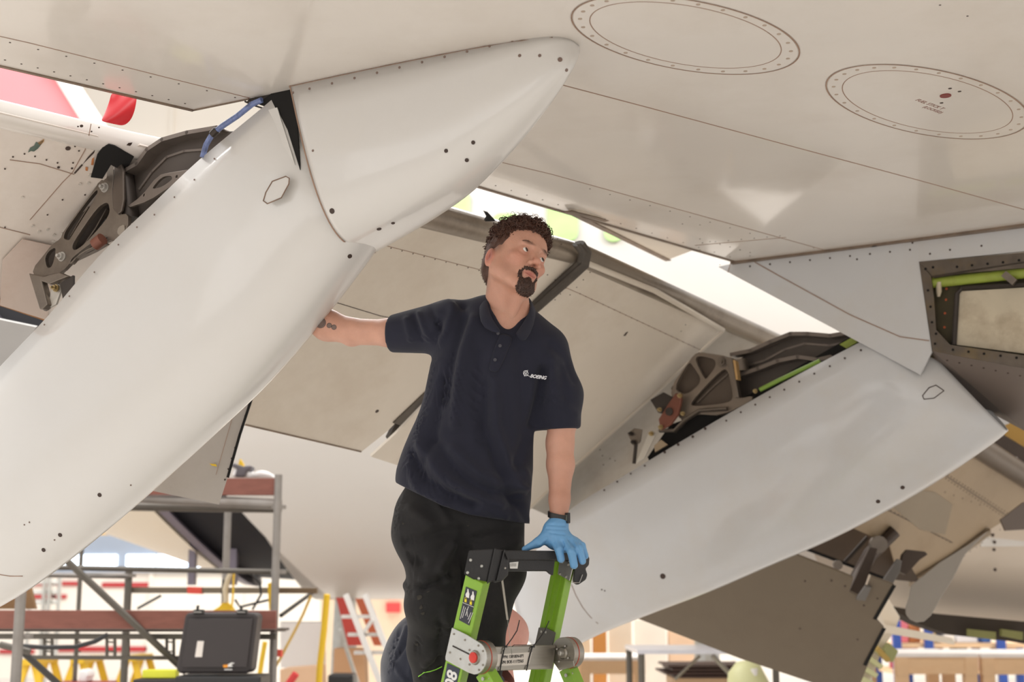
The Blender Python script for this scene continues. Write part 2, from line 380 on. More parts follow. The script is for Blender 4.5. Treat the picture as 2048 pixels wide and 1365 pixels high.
# ------------------------------------------------------------------ flaps
def plane3(a, b_, c): n_ = (b_ - a).cross(c - a).normalized(); n_ = n_ if n_.dot(CAM - a) > 0 else -n_; return a, n_
Lp = on(870, 440, (0, 0, 3.04), WN); Rp = on(1540, 735, (0, 0, 2.82), WN)
th = math.radians(42); fw = Vector((D1.x, D1.y, 0))
FA, FN = plane3(Lp, Rp, Lp + Vector((-D1.x * math.cos(th), -D1.y * math.cos(th), -math.sin(th))) if D1.x > 0 else Lp + Vector((D1.x * math.cos(th), D1.y * math.cos(th), -math.sin(th))))
def onf(x, y, off=0): return on(x, y, FA + FN * off, FN)
def panel(name, pts, m, par, pl=onf, nrm=None, th_=.012, **k):
    nrm = nrm or FN
    return MB().prism([pl(*p) for p in pts], -nrm * th_).done(name, m, par, **k)
flapA = panel('inboard_flap', [(745, 470), (870, 440), (980, 470), (1130, 512), (1152, 520), (1062, 612), (860, 775), (776, 862), (722, 905), (490, 851), (500, 800), (620, 600)], M_flap, wing, label='large beige flap panel behind the man, left of the black seal')
flapB = panel('outboard_flap', [(1152, 520), (1200, 535), (1440, 640), (1448, 655), (1300, 795), (1150, 930), (1060, 1018), (742, 914), (792, 868), (866, 790), (1068, 606)], M_flap, wing, label='beige flap panel right of the black seal')
flapC = panel('flap_end', [(1450, 655), (1540, 700), (1580, 740), (1420, 900), (1160, 1060), (1058, 1015), (1150, 928), (1302, 793)], M_flap2, wing, pl=lambda x, y: onf(x, y, -.015), label='greyer stained flap section beside the right fairing')
# flap noses: big rounded leading edges
def nose(name, pts, r, m, par, off=-.03, **k):
    return MB().tube([onf(x, y, off) for x, y in pts], r, 20).done(name, m, par, smooth=True, **k)
nose('flap_nose', [(735, 400), (870, 434), (985, 464), (1150, 507)], [.055, .055, .052, .048], M_tubeLE, flapA, label='dull metal rounded leading edge')
nose('flap_nose', [(1160, 510), (1440, 636), (1640, 725)], [.05, .05, .048], M_tubeLE, flapB, label='stained metal rounded leading edge')
MB().tube([onf(1168, 524, .03), onf(1310, 582, .03), onf(1446, 660, .02)], .013, 10).done('rub_strip', M_flap, flapB, smooth=True)
MB().strip([onf(1446, 662), onf(1300, 797), onf(1150, 931), onf(1060, 1016)], .018, FN, .006).done('joint_strip', M_flap, flapB)
# black curved seal between the flaps
sp_ = [(1157, 487, .035), (1170, 505, .048), (1166, 528, .042), (1140, 552, .025), (1065, 618, .01), (960, 700, .008), (880, 765, .006)]
sl = MB()
for off, w_ in ((0, .030), (.012, .010)):
    sl.tube([onf(x, y, o_ + off) for x, y, o_ in sp_], w_, 10, .5)
sl.done('flap_seal', M_rub, wing, smooth=True, label='black rubber seal curving over the flap joint')
MB().prism([onf(*p, -.03) for p in ((868, 762), (872, 800), (800, 865), (775, 880), (790, 850), (778, 855))], -FN * .02).done('flap_gap', M_steeld, wing)
MB().prism([onf(*p, .0) for p in ((866, 768), (873, 775), (800, 850), (785, 845))], FN * .006).done('gap_seal', M_rub, wing)
b = MB(); fin = [onf(x, y, .05) for x, y in ((966, 421), (975, 424), (990, 440), (968, 440), (972, 432))]
b.prism(fin, FN * .01).done('nose_fin', M_dark, flapA)
fd = [(760 + i * 22, 491 + i * 5.6, .0028) for i in range(10)] + [(754, 823, .009), (865, 762, .003)]
dots('rivets', fd, .003, FN, onf, par=flapA)
fd = lerp((1160, 588), (1400, 700), 22) + lerp((1128, 560), (1075, 612), 5) + lerp((1175, 530), (1110, 600), 7) + lerp((1180, 545), (1140, 590), 4) + lerp((1115, 478), (1130, 500), 3) + lerp((1080, 540), (1110, 560), 3) + [(1371, 650), (1362, 663)]
dots('rivets', fd, .003, FN, onf, par=flapB)
MB().strip([onf(1130, 575), onf(1160, 588), onf(1400, 700)], .0022, FN, .001).done('panel_seam', M_seam, flapB)
MB().strip([onf(655, 600), onf(760, 632), onf(800, 640)], .003, FN, .001).done('panel_seam', M_hole, flapA)
MB().strip([onf(757, 488), onf(960, 540)], .002, FN, .001).done('panel_seam', M_seam, flapA)
dots('rivets', [(1205, 912), (1220, 918), (1230, 922), (1207, 930)] + lerp((1160, 870), (1200, 900), 3), .004, FN, lambda x, y: onf(x, y, -.01), par=flapC, )
MB().strip([onf(490, 850, .001), onf(722, 904, .001)], .006, FN, .002).done('edge_strip', M_edge, flapA)
# mark on flap
MB().prism([onf(*p, .002) for p in ((1247, 672), (1253, 665), (1256, 664), (1251, 672))], FN * .001).done('paint_chip', M_hole, flapB)

# left flap
l1, l2, l3 = on(0, 225, (0, 0, 3.15), WN), on(420, 325, (0, 0, 3.13), WN), P(60, 625, 5.35)
GA, GN = plane3(l1, l2, l3)
def ong(x, y, off=0): return on(x, y, GA + GN * off, GN)
flapL = panel('left_flap', [(-300, 160), (0, 225), (195, 272), (215, 288), (188, 355), (215, 360), (250, 300), (280, 290), (420, 325), (480, 420), (300, 640), (75, 636), (0, 607), (-300, 520)], M_flapL, wing, ong, GN, label='chipped cream flap at the far left with rivets')
MB().tube([ong(-300, 158, -.035), ong(0, 229, -.035), ong(250, 288, -.035), ong(440, 328, -.035)], .047, 18).done('flap_nose', mat('flap_nose_white', (214, 206, 198), .22, .1, .03, 5, coat=.5), flapL, smooth=True, label='white rounded leading edge')
MB().prism([ong(x, y, .014) for x, y in ((182, 355), (195, 310), (205, 296), (218, 289), (230, 292), (268, 314), (250, 345), (222, 330), (205, 358))], -GN * .004).done('cutout_void', M_dark, flapL)
MB().prism([ong(x, y, .004) for x, y in ((183, 350), (186, 338), (214, 345), (212, 362))], GN * .003).done('patch', M_flapL, flapL)
MB().prism([ong(x, y, .002) for x, y in ((-300, 508), (0, 597), (98, 632), (95, 642), (0, 610), (-300, 522))], GN * .006).done('edge_strip', mat('orange_edge', (150, 98, 42), .5, .1, .2, 10, (60, 30, 20), .5, 8), flapL, label='rusty orange trailing edge')
dots('rivets', [(49, 308), (70, 313), (93, 320), (115, 326), (26, 314), (136, 297, .009), (150, 293), (158, 302), (146, 326), (144, 337, .004), (117, 335, .005), (163, 252, .006), (188, 277, .004), (183, 263), (198, 255), (156, 253), (140, 270), (10, 338), (125, 400), (10, 455), (95, 430), (170, 390), (75, 260)], .0032, GN, lambda x, y: ong(x, y, .002), par=flapL)
dots('rivet_heads', [(160, 368), (177, 366), (180, 350), (65, 452), (78, 463), (95, 459), (108, 470), (107, 483), (124, 468), (45, 395)], .006, GN, lambda x, y: ong(x, y, .001), mat('rivet_bright', (214, 206, 196), .3, .3), .003, par=flapL)
for pts in ([(20, 320), (80, 328), (148, 349)], [(182, 248), (178, 270), (170, 300), (160, 318)], [(160, 318), (145, 345), (125, 365), (60, 440)], [(-20, 450), (60, 470)]):
    MB().strip([ong(x, y, .001) for x, y in pts], .0026, GN, .001).done('panel_seam', M_seam, flapL)
def blot(pts, m, nm='paint_chip', pl=ong, nr=None, par=None):
    return MB().prism([pl(x, y, .002) for x, y in pts], (nr or GN) * .001).done(nm, m, par or flapL)
blot([(56, 305), (60, 296), (68, 292), (72, 284), (76, 286), (88, 279), (86, 284), (76, 297), (68, 303), (62, 302)], mat('green_mark', (84, 98, 88), .6, 0, .2, 60))
blot([(76, 286), (88, 278), (88, 283), (80, 291)], mat('orange_mark', (196, 150, 100), .6))
for q in ([(45, 243), (55, 244), (55, 248), (48, 249), (44, 246)], [(242, 290), (252, 291), (257, 286), (265, 285), (262, 290), (254, 296), (246, 295)], [(255, 300), (262, 303), (260, 308), (254, 304)], [(176, 314), (190, 300), (188, 306), (176, 318), (166, 328)], [(166, 330), (150, 348), (148, 346), (163, 329)]):
    blot(q, M_hole)
for q in ([(184, 318), (188, 315), (187, 330), (182, 330)], [(171, 334), (176, 335), (175, 342), (171, 341)], [(15, 592), (22, 590), (20, 606), (14, 606)]):
    blot(q, mat('rust_spot', (176, 112, 66), .7, 0, .2, 50))
MB().prism([ong(x, y, .01) for x, y in ((5, 520), (45, 478), (110, 492), (95, 640), (0, 610))], GN * .003).done('rub_plate', mat('rub_pink', (198, 180, 168), .5, 0, .05, 6, (170, 140, 124), .5, 4), flapL)
# grey wedge below the left flap, and the panel under the left fairing
MB().prism([P(x, y, 6.0) for x, y in ((-200, 590), (0, 640), (72, 655), (0, 760), (-200, 900))], Vector((0, .02, .01))).done('spoiler_panel', mat('grey_panel', (150, 146, 142), .5), wing)
flapD = MB().prism([P(x, y, 5.5) for x, y in ((380, 820), (515, 768), (438, 1010), (283, 978), (240, 940))], Vector((-.005, .012, .006))).done('flap_tip_panel', mat('tip_panel', (176, 168, 160), .4, 0, .03, 4, (150, 138, 126), .4, 4, coat=.2), wing, label='grey panel below the left fairing, riveted edge, yellow dab')
def p55(x, y): return P(x, y, 5.49)
dn_ = Vector((0, -1, 0))
MB().strip([p55(512, 772), p55(480, 870), p55(456, 955)], .010, dn_, .006).done('edge_strip', M_dark, flapD)
MB().strip([p55(478, 790), p55(432, 950)], .002, dn_, .001).done('panel_seam', M_seam, flapD)
dots('rivets', lerp((504, 790), (450, 960), 9) + lerp((490, 770), (466, 830), 5), .004, dn_, p55, par=flapD)
MB().prism([p55(*p) for p in ((419, 928), (432, 929), (434, 934), (424, 932))], dn_ * .001).done('paint_dab', mat('yellow_dab', (230, 190, 40), .5), flapD)

# ------------------------------------------------------------------ right fairing
A2, D2, S2 = plane_of(1480, 524, 2048, 452)
W2 = .44
L2 = [((1800, 640), (2000, 842), .28), ((1722, 684), (1968, 870), .40), ((1600, 748), (1870, 935), .40), ((1480, 815), (1760, 1000), .40), ((1360, 885), (1640, 1062), .39), ((1240, 957), (1520, 1115), .37), ((1150, 1013), (1400, 1168), .35),
      ((1105, 1056), (1290, 1212), .32), ((1074, 1100), (1205, 1248), .27), ((1048, 1138), (1130, 1284), .21), ((1032, 1172), (1085, 1290), .13), ((1026, 1196), (1050, 1266), .04)]
fair2, R2_ = loft('flap_fairing', aft_stations(A2, S2, L2, W2), M_fair2, wing, 2.5, label='white canoe fairing on the right, rounded tail behind the ladder')
surfdots('rivets', R2_, [(1722, 701), (1690, 717), (1660, 733), (1629, 748), (1599, 764), (1569, 780), (1540, 795), (1511, 810), (1482, 825), (1453, 842), (1411, 858, .007), (1386, 874, .007), (1357, 890, .007), (1330, 905, .007), (1290, 932), (1262, 948), (1235, 964), (1209, 981)], .005, fair2)
surfdots('screw_holes', R2_, [(1326, 1153, .014), (1210, 1182, .004), (1204, 1180, .004), (1805, 975, .01), (1756, 1003, .01)], .01, fair2)
def arc_seam(R, lst, w, m, par, name='panel_seam'):
    V = np.array([[tuple(p) for p in q] for q in R]); nT = V.shape[1]; px = topx(V.reshape(-1, 3)).reshape(V.shape[0], nT, 2); pts = []; nr = []
    for x, y in lst:
        d = ((px - (x, y)) ** 2).sum(2); d[:, int(nT * .72):] += 1e6; i, j = np.unravel_index(d.argmin(), d.shape); i = min(max(i, 1), V.shape[0] - 2); j = min(max(j, 1), nT - 2)
        c = Vector(V[i, j]); nn = Vector(V[i + 1, j] - V[i - 1, j]).cross(Vector(V[i, j + 1] - V[i, j - 1])).normalized(); nn = nn if nn.dot(CAM - c) > 0 else -nn
        pts.append(on(x, y, c + nn * .003, nn)); nr.append(nn)
    b = MB()
    for k in range(len(pts) - 1): b.strip(pts[k:k + 2], w, nr[k], .001)
    return b.done(name, m, par)
arc_seam(R2_, [(1143, 1170), (1152, 1192), (1165, 1215), (1180, 1234), (1196, 1248)], .004, M_seal, fair2)
arc_seam(R2_, [(1845, 792), (1858, 776), (1872, 771), (1888, 782), (1868, 797), (1848, 799), (1845, 792)], .004, M_hole, fair2, 'plate_gap')
arc_seam(R1, [(0, 1150), (20, 1153), (45, 1153), (60, 1150)], .003, M_seam, fair1)
# bright folded edge along the lower silhouettes
# fixed forward part: side skin with an open access bay
def on2(x, y, off=0): return on(x, y, A2 - S2 * off, S2)
side = MB().prism([on2(*p) for p in ((1436, 534), (1480, 524), (1836, 478), (1838, 524), (1864, 704), (1840, 750))], S2 * .012).done('fixed_fairing', M_fair2, wing, label='white side of the forward fairing on the right')
MB().prism([on2(*p) for p in ((1836, 478), (2048, 453), (2330, 415), (2330, 480), (2048, 503), (1838, 524))], S2 * .012).done('fairing_side_panel', M_fair2, wing)
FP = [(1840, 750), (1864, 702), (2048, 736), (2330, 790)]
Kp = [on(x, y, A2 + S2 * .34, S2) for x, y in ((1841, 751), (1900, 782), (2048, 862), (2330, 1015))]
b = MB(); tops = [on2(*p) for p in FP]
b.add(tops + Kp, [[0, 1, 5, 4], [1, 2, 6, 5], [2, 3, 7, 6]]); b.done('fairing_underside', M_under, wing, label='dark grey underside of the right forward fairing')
dots('rivets', lerp((1870, 706), (2040, 742), 8), .005, DN - S2 * .5, lambda x, y: on2(x, y + 10, .002), par=side)
dots('rivets', lerp((1500, 533), (1820, 500), 9) + [(1860, 508), (1900, 500), (1963, 492)] + [(1714, 519), (1825, 486)], .005, -S2, lambda x, y: on2(x, y, .0), par=side)
MB().strip([on2(1510, 525, .001), on2(1560, 553, .001), on2(1700, 630, .001), on2(1800, 674, .001), on2(1858, 682, .001)], .0045, -S2, .001).done('panel_seam', M_seam, side)
MB().strip([on2(1456, 545, .001), on2(1462, 524, .001)], .003, -S2, .001).done('panel_seam', M_seam, side)
# access bay
bay = MB()
outer = [(1838, 524), (2330, 480), (2330, 790), (1865, 703)]
fr = [((1838, 524), (2330, 480), (2330, 512), (1862, 552), (1868, 556)), ((1838, 524), (1862, 552), (1868, 600), (1872, 660), (1865, 703)), ((1865, 703), (1872, 660), (1900, 690), (2330, 752), (2330, 790))]
bb = MB()
for q in fr: bb.prism([on2(*p, .004) for p in q], S2 * .012)
frame = bb.done('bay_frame', M_bay, wing, label='bare dirty metal frame of the open access bay')
dots('frame_holes', [(1851, 538), (1866, 535), (1914, 534), (1944, 531), (1975, 528), (2006, 525), (2038, 521), (1856, 581), (1861, 614), (1864, 645), (1872, 668), (1870, 688), (1906, 700), (1937, 704), (1968, 708), (2001, 712), (2033, 716)], .006, -S2, lambda x, y: on2(x, y, .006), m=M_dark, par=frame)
def on2d(x, y, d): return on(x, y, A2 + S2 * d, S2)
MB().prism([on2d(1840, 530, .05), on2d(2400, 470, .05), on2d(2400, 800, .05), on2d(1860, 715, .05)], S2 * .01).done('bay_wall', mat('bay_wall', (66, 58, 36), .7, 0, .2, 8), wing)
pnl = MB().prism([on2d(1918, 584, .045), on2d(2330, 560, .045), on2d(2330, 745, .045), on2d(1910, 690, .045)], -S2 * .01).done('bay_panel', M_bayp, wing, label='stained beige inner panel in the access bay')
MB().tube([on2d(1908, 690, .03), on2d(1914, 588, .03), on2d(1924, 576, .03), on2d(2330, 552, .03)], .012, 8).done('panel_gasket', M_steeld, pnl, smooth=True)
MB().tube([on2d(1866, 566, .03), on2d(2000, 552, .03), on2d(2330, 515, .03)], .024, 14).done('green_pipe', M_green, wing, smooth=True, label='green primed pipe inside the access bay')
b = MB(); b.tube([on2d(1877, 566, .02), on2d(1878, 585, .02), on2d(1877, 594, .02)], [.022, .022, .012], 12, .5); b.done('pipe_flange', M_bayp, wing, smooth=True)
MB().bar(on2d(2008, 548, 0), on2d(2030, 566, .0), .03, .02, -S2).done('pipe_clip', M_steel, wing)
dots('rivets', [(1893, 578), (1892, 600), (1890, 627), (1889, 655)], .006, -S2, lambda x, y: on2d(x, y, .045), m=mat('orange_rivet', (170, 80, 40), .5), par=pnl)

# ------------------------------------------------------------------ flap hinge brackets
def web(name, pts, t_, m, par, S, depthv=.02, A=None, **k):
    return MB().prism([on(x, y, A, S) for x, y in pts], S * depthv).done(name, m, par, bevel=.003, **k)
def ribs(name, lines, A, S, w, d, m, par, **k):
    b = MB()
    for l in lines:
        q = [on(x, y, A, S) for x, y in l]
        for a_, c_ in zip(q, q[1:]): b.bar(a_, c_, w, d, S); b.disc(c_ , -S, w * .5, d * .5, 10); b.disc(c_, S, w * .5, d * .5, 10)
    return b.done(name, m, par, smooth=True, sharp=40, **k)
def nut(x, y, A, S, r, par, m=None):
    c = on(x, y, A, S); b = MB(); b.disc(c, -S, r * 1.35, .005, 18); b.tube([c, c - S * .016], r, 6); b.disc(c - S * .016, -S, r * .45, .012, 10); b.done('bolt', m or M_chrome, par, smooth=True, sharp=30)
AL = A1 + S1 * .12; AL2 = AL - S1 * .03
def chaikin(pts, n=2):
    for _ in range(n):
        q = []
        for a_, c_ in zip(pts, pts[1:] + pts[:1]): q += [(a_[0] * .78 + c_[0] * .22, a_[1] * .78 + c_[1] * .22), (a_[0] * .22 + c_[0] * .78, a_[1] * .22 + c_[1] * .78)]
        pts = q
    return pts
def holed(name, outer, holes, A, S, th_, m, par, rnd=1, **k):
    """flat machined plate standing in the vertical plane through A, with real openings"""
    ex = Vector((-S.y, S.x, 0)); cu = bpy.data.curves.new(name, 'CURVE'); cu.dimensions = '2D'; cu.fill_mode = 'BOTH'; cu.extrude = th_ / 2; cu.bevel_depth = .0012; cu.bevel_resolution = 1
    for q, n_ in [(outer, rnd)] + [(h_, 2) for h_ in holes]:
        pts = [on(x, y, A, S) - A for x, y in chaikin(q, n_)]; sp = cu.splines.new('POLY'); sp.points.add(len(pts) - 1)
        for i_, v in enumerate(pts): sp.points[i_].co = (v.dot(ex), v.z, 0, 1)
        sp.use_cyclic_u = True
    to = bpy.data.objects.new(name, cu); COL.objects.link(to); dg = bpy.context.evaluated_depsgraph_get(); me = bpy.data.meshes.new_from_object(to.evaluated_get(dg)); bpy.data.objects.remove(to)
    return mesh(name, [A + ex * v.co.x + Vector((0, 0, v.co.y)) + S * v.co.z for v in me.vertices], [list(f_.vertices) for f_ in me.polygons], m, par, **k)
lo_ = [(68, 540), (94, 508), (107, 491), (125, 479), (129, 466), (197, 374), (200, 366), (202, 352), (215, 332), (215, 319), (217, 306), (227, 302), (230, 336), (230, 356), (227, 386), (229, 419), (240, 431), (259, 429), (259, 456), (244, 471), (230, 483), (220, 481), (160, 510), (124, 548), (107, 548), (75, 560)]
lb = holed('flap_bracket', lo_, [[(197, 376), (200, 389), (147, 473), (142, 483), (129, 479), (134, 461)], [(197, 416), (219, 403), (224, 423), (217, 440), (174, 489), (154, 503), (147, 499), (149, 486)], [(200, 476), (220, 471), (217, 483), (164, 506), (147, 529), (142, 529), (147, 516)], [(115, 494), (114, 513), (107, 536), (97, 538), (92, 518), (100, 503)]], AL2, S1, .014, M_steel, wing, label='machined grey hinge bracket with pockets on the left flap')
MB().prism([on(x, y, AL + S1 * .01, S1) for x, y in lo_], S1 * .006).done('pocket_web', M_steeld, lb)
MB().prism([on(x, y, AL, S1) for x, y in ((182, 480), (212, 436), (214, 447), (196, 482))], -S1 * .002).done('slot', M_dark, lb)
ribs('flange', [[(151, 478), (172, 440), (197, 402)], [(170, 494), (195, 458), (216, 420)], [(152, 520), (190, 502), (214, 488)], [(145, 474), (160, 448), (180, 416)]], AL + S1 * .0, S1, .005, .02, M_steel, lb)
MB().prism([on(x, y, AL2 - S1 * .005, S1) for x, y in ((227, 302), (243, 316), (252, 345), (253, 400), (248, 425), (240, 431), (230, 419), (229, 386), (232, 356), (232, 336))], -S1 * .012).done('bracket_cheek', mat('cheek_metal', (98, 88, 80), .35, .7, .1, 10), lb, bevel=.004)
MB().prism([on(x, y, AL2, S1) for x, y in ((70, 550), (100, 556), (130, 548), (150, 556), (112, 572), (96, 566), (108, 612), (98, 622), (92, 622))], -S1 * .03).done('bracket_foot', M_steel, lb, bevel=.004)
MB().prism([on(x, y, AL2 - S1 * .008, S1) for x, y in chaikin([(238, 455), (250, 449), (251, 462), (240, 472), (235, 466)], 1)], -S1 * .003).done('tab', mat('tab_grey', (150, 140, 128), .4, .4), lb)
nut(211, 376, AL2 - S1 * .006, S1, .013, lb); nut(125, 514, AL2 - S1 * .006, S1, .013, lb); nut(93, 616, AL2, S1, .009, lb, M_steeld)
nut(113, 577, AL2 - S1 * .02, S1, .010, lb, M_bolt)
MB().prism([on(x, y, AL2, S1) for x, y in ((106, 580), (120, 568), (128, 575), (116, 610), (100, 618))], -S1 * .01).done('link', mat('link_white', (186, 180, 170), .4, .3), lb, bevel=.002)
MB().prism([on(x, y, AL2 - S1 * .01, S1) for x, y in ((124, 568), (150, 552), (150, 575), (130, 600))], -S1 * .01).done('link', M_steeld, lb)
MB().tube([on(x, y, AL2 - S1 * .03, S1) for x, y in ((190, 490), (205, 478))], .022, 12).done('roller', M_rust, lb, smooth=True)
# track beam of the left flap
tb = [(245, 345), (275, 335), (300, 300), (330, 282), (380, 270), (440, 262), (470, 262), (420, 330), (300, 440), (258, 440), (262, 400)]
beam = web('track_beam', tb, 0, M_rail, wing, S1, .05, A1 + S1 * .14, label='dark curved flap track beam beside the left fairing')
ribs('beam_flange', [[(262, 345), (285, 332), (305, 304), (335, 284), (385, 270), (445, 260)], ], A1 + S1 * .12, S1, .014, .06, M_railf, beam)
ribs('beam_bead', [[(280, 380), (305, 345), (335, 315), (370, 303), (410, 300)]], A1 + S1 * .14, S1, .008, .012, M_railf, beam)
holed('link_arm', [(252, 418), (285, 394), (318, 352), (345, 346), (400, 338), (385, 352), (345, 372), (300, 402)], [[(304, 380), (318, 362), (330, 353), (345, 352), (348, 360), (325, 376)], [(288, 390), (292, 386), (292, 393), (288, 396)], [(353, 352), (358, 350), (358, 357), (353, 358)]], A1 + S1 * .1, S1, .01, M_railf, beam)
MB().tube([on(250, 350, AL, S1), on(262, 440, AL, S1)], .03, 14).done('pin_barrel', M_steeld, beam, smooth=True)
# blue hose
MB().tube([on(x, y, A1 + S1 * .02, S1) for x, y in ((405, 315), (412, 290), (425, 268), (445, 252), (475, 232), (505, 208), (524, 200))], .0095, 10).done('hydraulic_hose', M_hose, wing, smooth=True, label='blue braided hose above the left fairing')
MB().tube([on(x, y, A1 + S1 * .02, S1) for x, y in ((424, 270), (434, 260))], .013, 10).done('hose_clamp', M_steeld, wing, smooth=True)
b = MB()
for q in ([(490, 203), (505, 210), (530, 218), (545, 200)], [(510, 195), (540, 205), (560, 200)]): b.tube([on(x, y, A1 + S1 * .03, S1) for x, y in q], .003, 6)
b.done('bonding_wire', M_steeld, wing)

# right bracket
AR = A2 + S2 * .10; AR2 = AR - S2 * .03
ro_ = [(1342, 777), (1383, 719), (1397, 705), (1438, 711), (1454, 714), (1462, 730), (1471, 763), (1479, 799), (1506, 793), (1505, 802), (1446, 832), (1391, 828), (1364, 842), (1352, 820)]
rb = holed('flap_bracket', ro_, [[(1391, 722), (1397, 711), (1432, 718), (1434, 734), (1416, 758), (1411, 760)], [(1379, 725), (1386, 730), (1408, 763), (1375, 793), (1347, 779)], [(1446, 738), (1458, 741), (1469, 793), (1462, 807), (1389, 815), (1380, 807)]], AR2, S2, .02, mat('bracket_bronze', (128, 116, 104), .4, .55, .08, 8), wing, label='bronze grey triangular hinge bracket over the right fairing')
MB().prism([on(x, y, AR, S2) for x, y in ro_], S2 * .006).done('pocket_web', mat('pocket_bronze', (92, 80, 70), .5, .4, .08, 8), rb)
ribs('flange', [[(1396, 806), (1430, 772), (1456, 750)]], AR, S2, .008, .02, M_steel, rb)
nut(1445, 725, AR2 - S2 * .01, S2, .020, rb, M_steel)
MB().prism([on(x, y, AR2, S2) for x, y in ((1455, 716), (1470, 718), (1482, 785), (1484, 797), (1474, 797), (1462, 740))], -S2 * .04).done('bracket_cheek', M_steel, rb, bevel=.004)
MB().prism([on(x, y, AR2 - S2 * .01, S2) for x, y in ((1472, 722), (1477, 724), (1482, 762), (1478, 762))], -S2 * .04).done('shim', mat('shim_tan', (186, 150, 100), .4, .3), rb)
rr = MB().prism([on(x, y, AR2 - S2 * .05, S2) for x, y in ((1320, 840), (1336, 815), (1354, 788), (1366, 788), (1366, 800), (1360, 830), (1345, 850), (1325, 862))], -S2 * .02).done('bracket_plate', M_rust, rb, bevel=.004, label='red brown plate')
for x, y in ((1360, 792), (1322, 855)): nut(x, y, AR2 - S2 * .08, S2, .009, rb, M_bolt)
MB().disc(on(1339, 824, AR2 - S2 * .071, S2), -S2, .02, .006, 16).done('bearing', M_steeld, rb, smooth=True)
b = MB(); b.prism([on(x, y, AR2 - S2 * .03, S2) for x, y in ((1300, 800), (1326, 785), (1345, 795), (1330, 830), (1316, 826))], S2 * .02); b.done('bracket_lug', M_steeld, rb, bevel=.003)
b = MB(); b.tube([on(x, y, AR2 - S2 * .02, S2) for x, y in ((1320, 862), (1350, 862), (1372, 840), (1400, 822), (1455, 818))], .02, 10, .5); b.done('curved_arm', M_steel, rb, smooth=True)
for x, y in ((1320, 820), (1366, 828)): nut(x, y, AR2 - S2 * .06, S2, .008, rb, M_bolt)
beam2 = web('track_beam', [(1470, 722), (1500, 708), (1540, 690), (1590, 676), (1625, 672), (1700, 672), (1720, 680), (1650, 740), (1480, 820), (1472, 780)], 0, M_rail, wing, S2, .06, A2 + S2 * .16, label='dark S-shaped flap track beam beside the right fairing')
ribs('beam_flange', [[(1465, 712), (1505, 704), (1545, 686), (1585, 670), (1620, 670), (1665, 674), (1700, 668)], [(1484, 752), (1520, 740), (1560, 724), (1600, 716), (1640, 722), (1665, 716)]], A2 + S2 * .13, S2, .018, .07, M_railf, beam2)
ribs('beam_bead', [[(1485, 735), (1530, 722), (1570, 700), (1610, 688), (1660, 692), (1690, 686)]], A2 + S2 * .16, S2, .01, .014, M_railf, beam2)
MB().tube([on(1476, 722, AR, S2) , on(1480, 745, AR, S2)], .045, 16).done('roller', M_steel, beam2, smooth=True)
MB().tube([on(x, y, A2 + S2 * .03, S2) for x, y in ((1520, 780), (1560, 760), (1640, 722))], .011, 10).done('green_rod', mat('rod_green', (120, 150, 60), .35, 0, .1, 10), wing, smooth=True, label='green rod along the right track')
nut(1511, 783, A2 + S2 * .02, S2, .008, beam2, M_bolt)
MB().prism([on(x, y, A2 + S2 * .1, S2) for x, y in ((1295, 915), (1340, 850), (1480, 800), (1700, 675), (1730, 690), (1480, 830), (1300, 925))], S2 * .02).done('track_painted_shade', M_dark, wing)  # near-black sheet painted as the shade behind the track
b = MB(); b.prism([on(x, y, AR, S2) for x, y in ((1680, 690), (1705, 676), (1716, 685), (1694, 698))], -S2 * .01); b.done('green_bracket', M_green, wing)
# drive links near the right fairing
def rod(name, a, c, r, A, S, m, par): return MB().tube([on(*a, A, S), on(*c, A, S)], r, 12).done(name, m, par, smooth=True)
lk = MB().prism([on(x, y, A2 + S2 * .03, S2) for x, y in ((1298, 868), (1306, 862), (1314, 868), (1290, 918), (1272, 930))], -S2 * .01).done('drive_link', mat('link_white', (186, 180, 170), .4, .3), wing, bevel=.002)
nut(1303, 868, A2 + S2 * .01, S2, .009, lk, M_bolt)
lk = MB().prism([on(x, y, A2 + S2 * .05, S2) for x, y in ((1256, 868), (1270, 857), (1286, 860), (1282, 885), (1270, 895), (1262, 880))], -S2 * .01).done('link_bracket', M_steel, wing, bevel=.003)
nut(1262, 868, A2 + S2 * .03, S2, .008, lk, M_steeld); nut(1267, 885, A2 + S2 * .03, S2, .009, lk, M_steeld)
rod('link_rod', (1272, 890), (1268, 928), .009, A2 + S2 * .04, S2, M_steeld, wing)
MB().prism([on(x, y, A2 + S2 * .04, S2) for x, y in ((1308, 892), (1322, 880), (1335, 890), (1310, 905))], S2 * .01).done('tan_block', M_tan, wing)

# ------------------------------------------------------------------ flap group beyond the right fairing
EA = P(1800, 980, 8.2); EN = (FN + Vector((0, -.15, .1))).normalized()
def one(x, y, off=0): return on(x, y, EA + EN * off, EN)
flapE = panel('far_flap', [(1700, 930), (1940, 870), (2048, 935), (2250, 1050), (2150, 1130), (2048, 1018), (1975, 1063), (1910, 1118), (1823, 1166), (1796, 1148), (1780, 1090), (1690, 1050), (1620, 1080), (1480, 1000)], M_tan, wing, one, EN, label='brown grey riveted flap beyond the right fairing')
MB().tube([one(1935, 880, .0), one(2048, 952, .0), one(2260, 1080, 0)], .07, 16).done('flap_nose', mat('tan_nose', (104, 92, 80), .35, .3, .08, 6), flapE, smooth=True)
dots('rivets', lerp((1880, 940), (2020, 1030), 26) + lerp((1874, 946), (2010, 1036), 24) + lerp((1760, 1010), (1900, 1085), 20) + lerp((1890, 985), (1960, 1010), 5) + lerp((1905, 1130), (2000, 1060), 9), .0045, EN, lambda x, y: one(x, y, .001), par=flapE)
for q in ([(1870, 938), (2016, 1034)], [(1750, 1008), (1905, 1086)]): MB().strip([one(x, y, .001) for x, y in q], .004, EN, .001).done('panel_seam', M_hole, flapE)
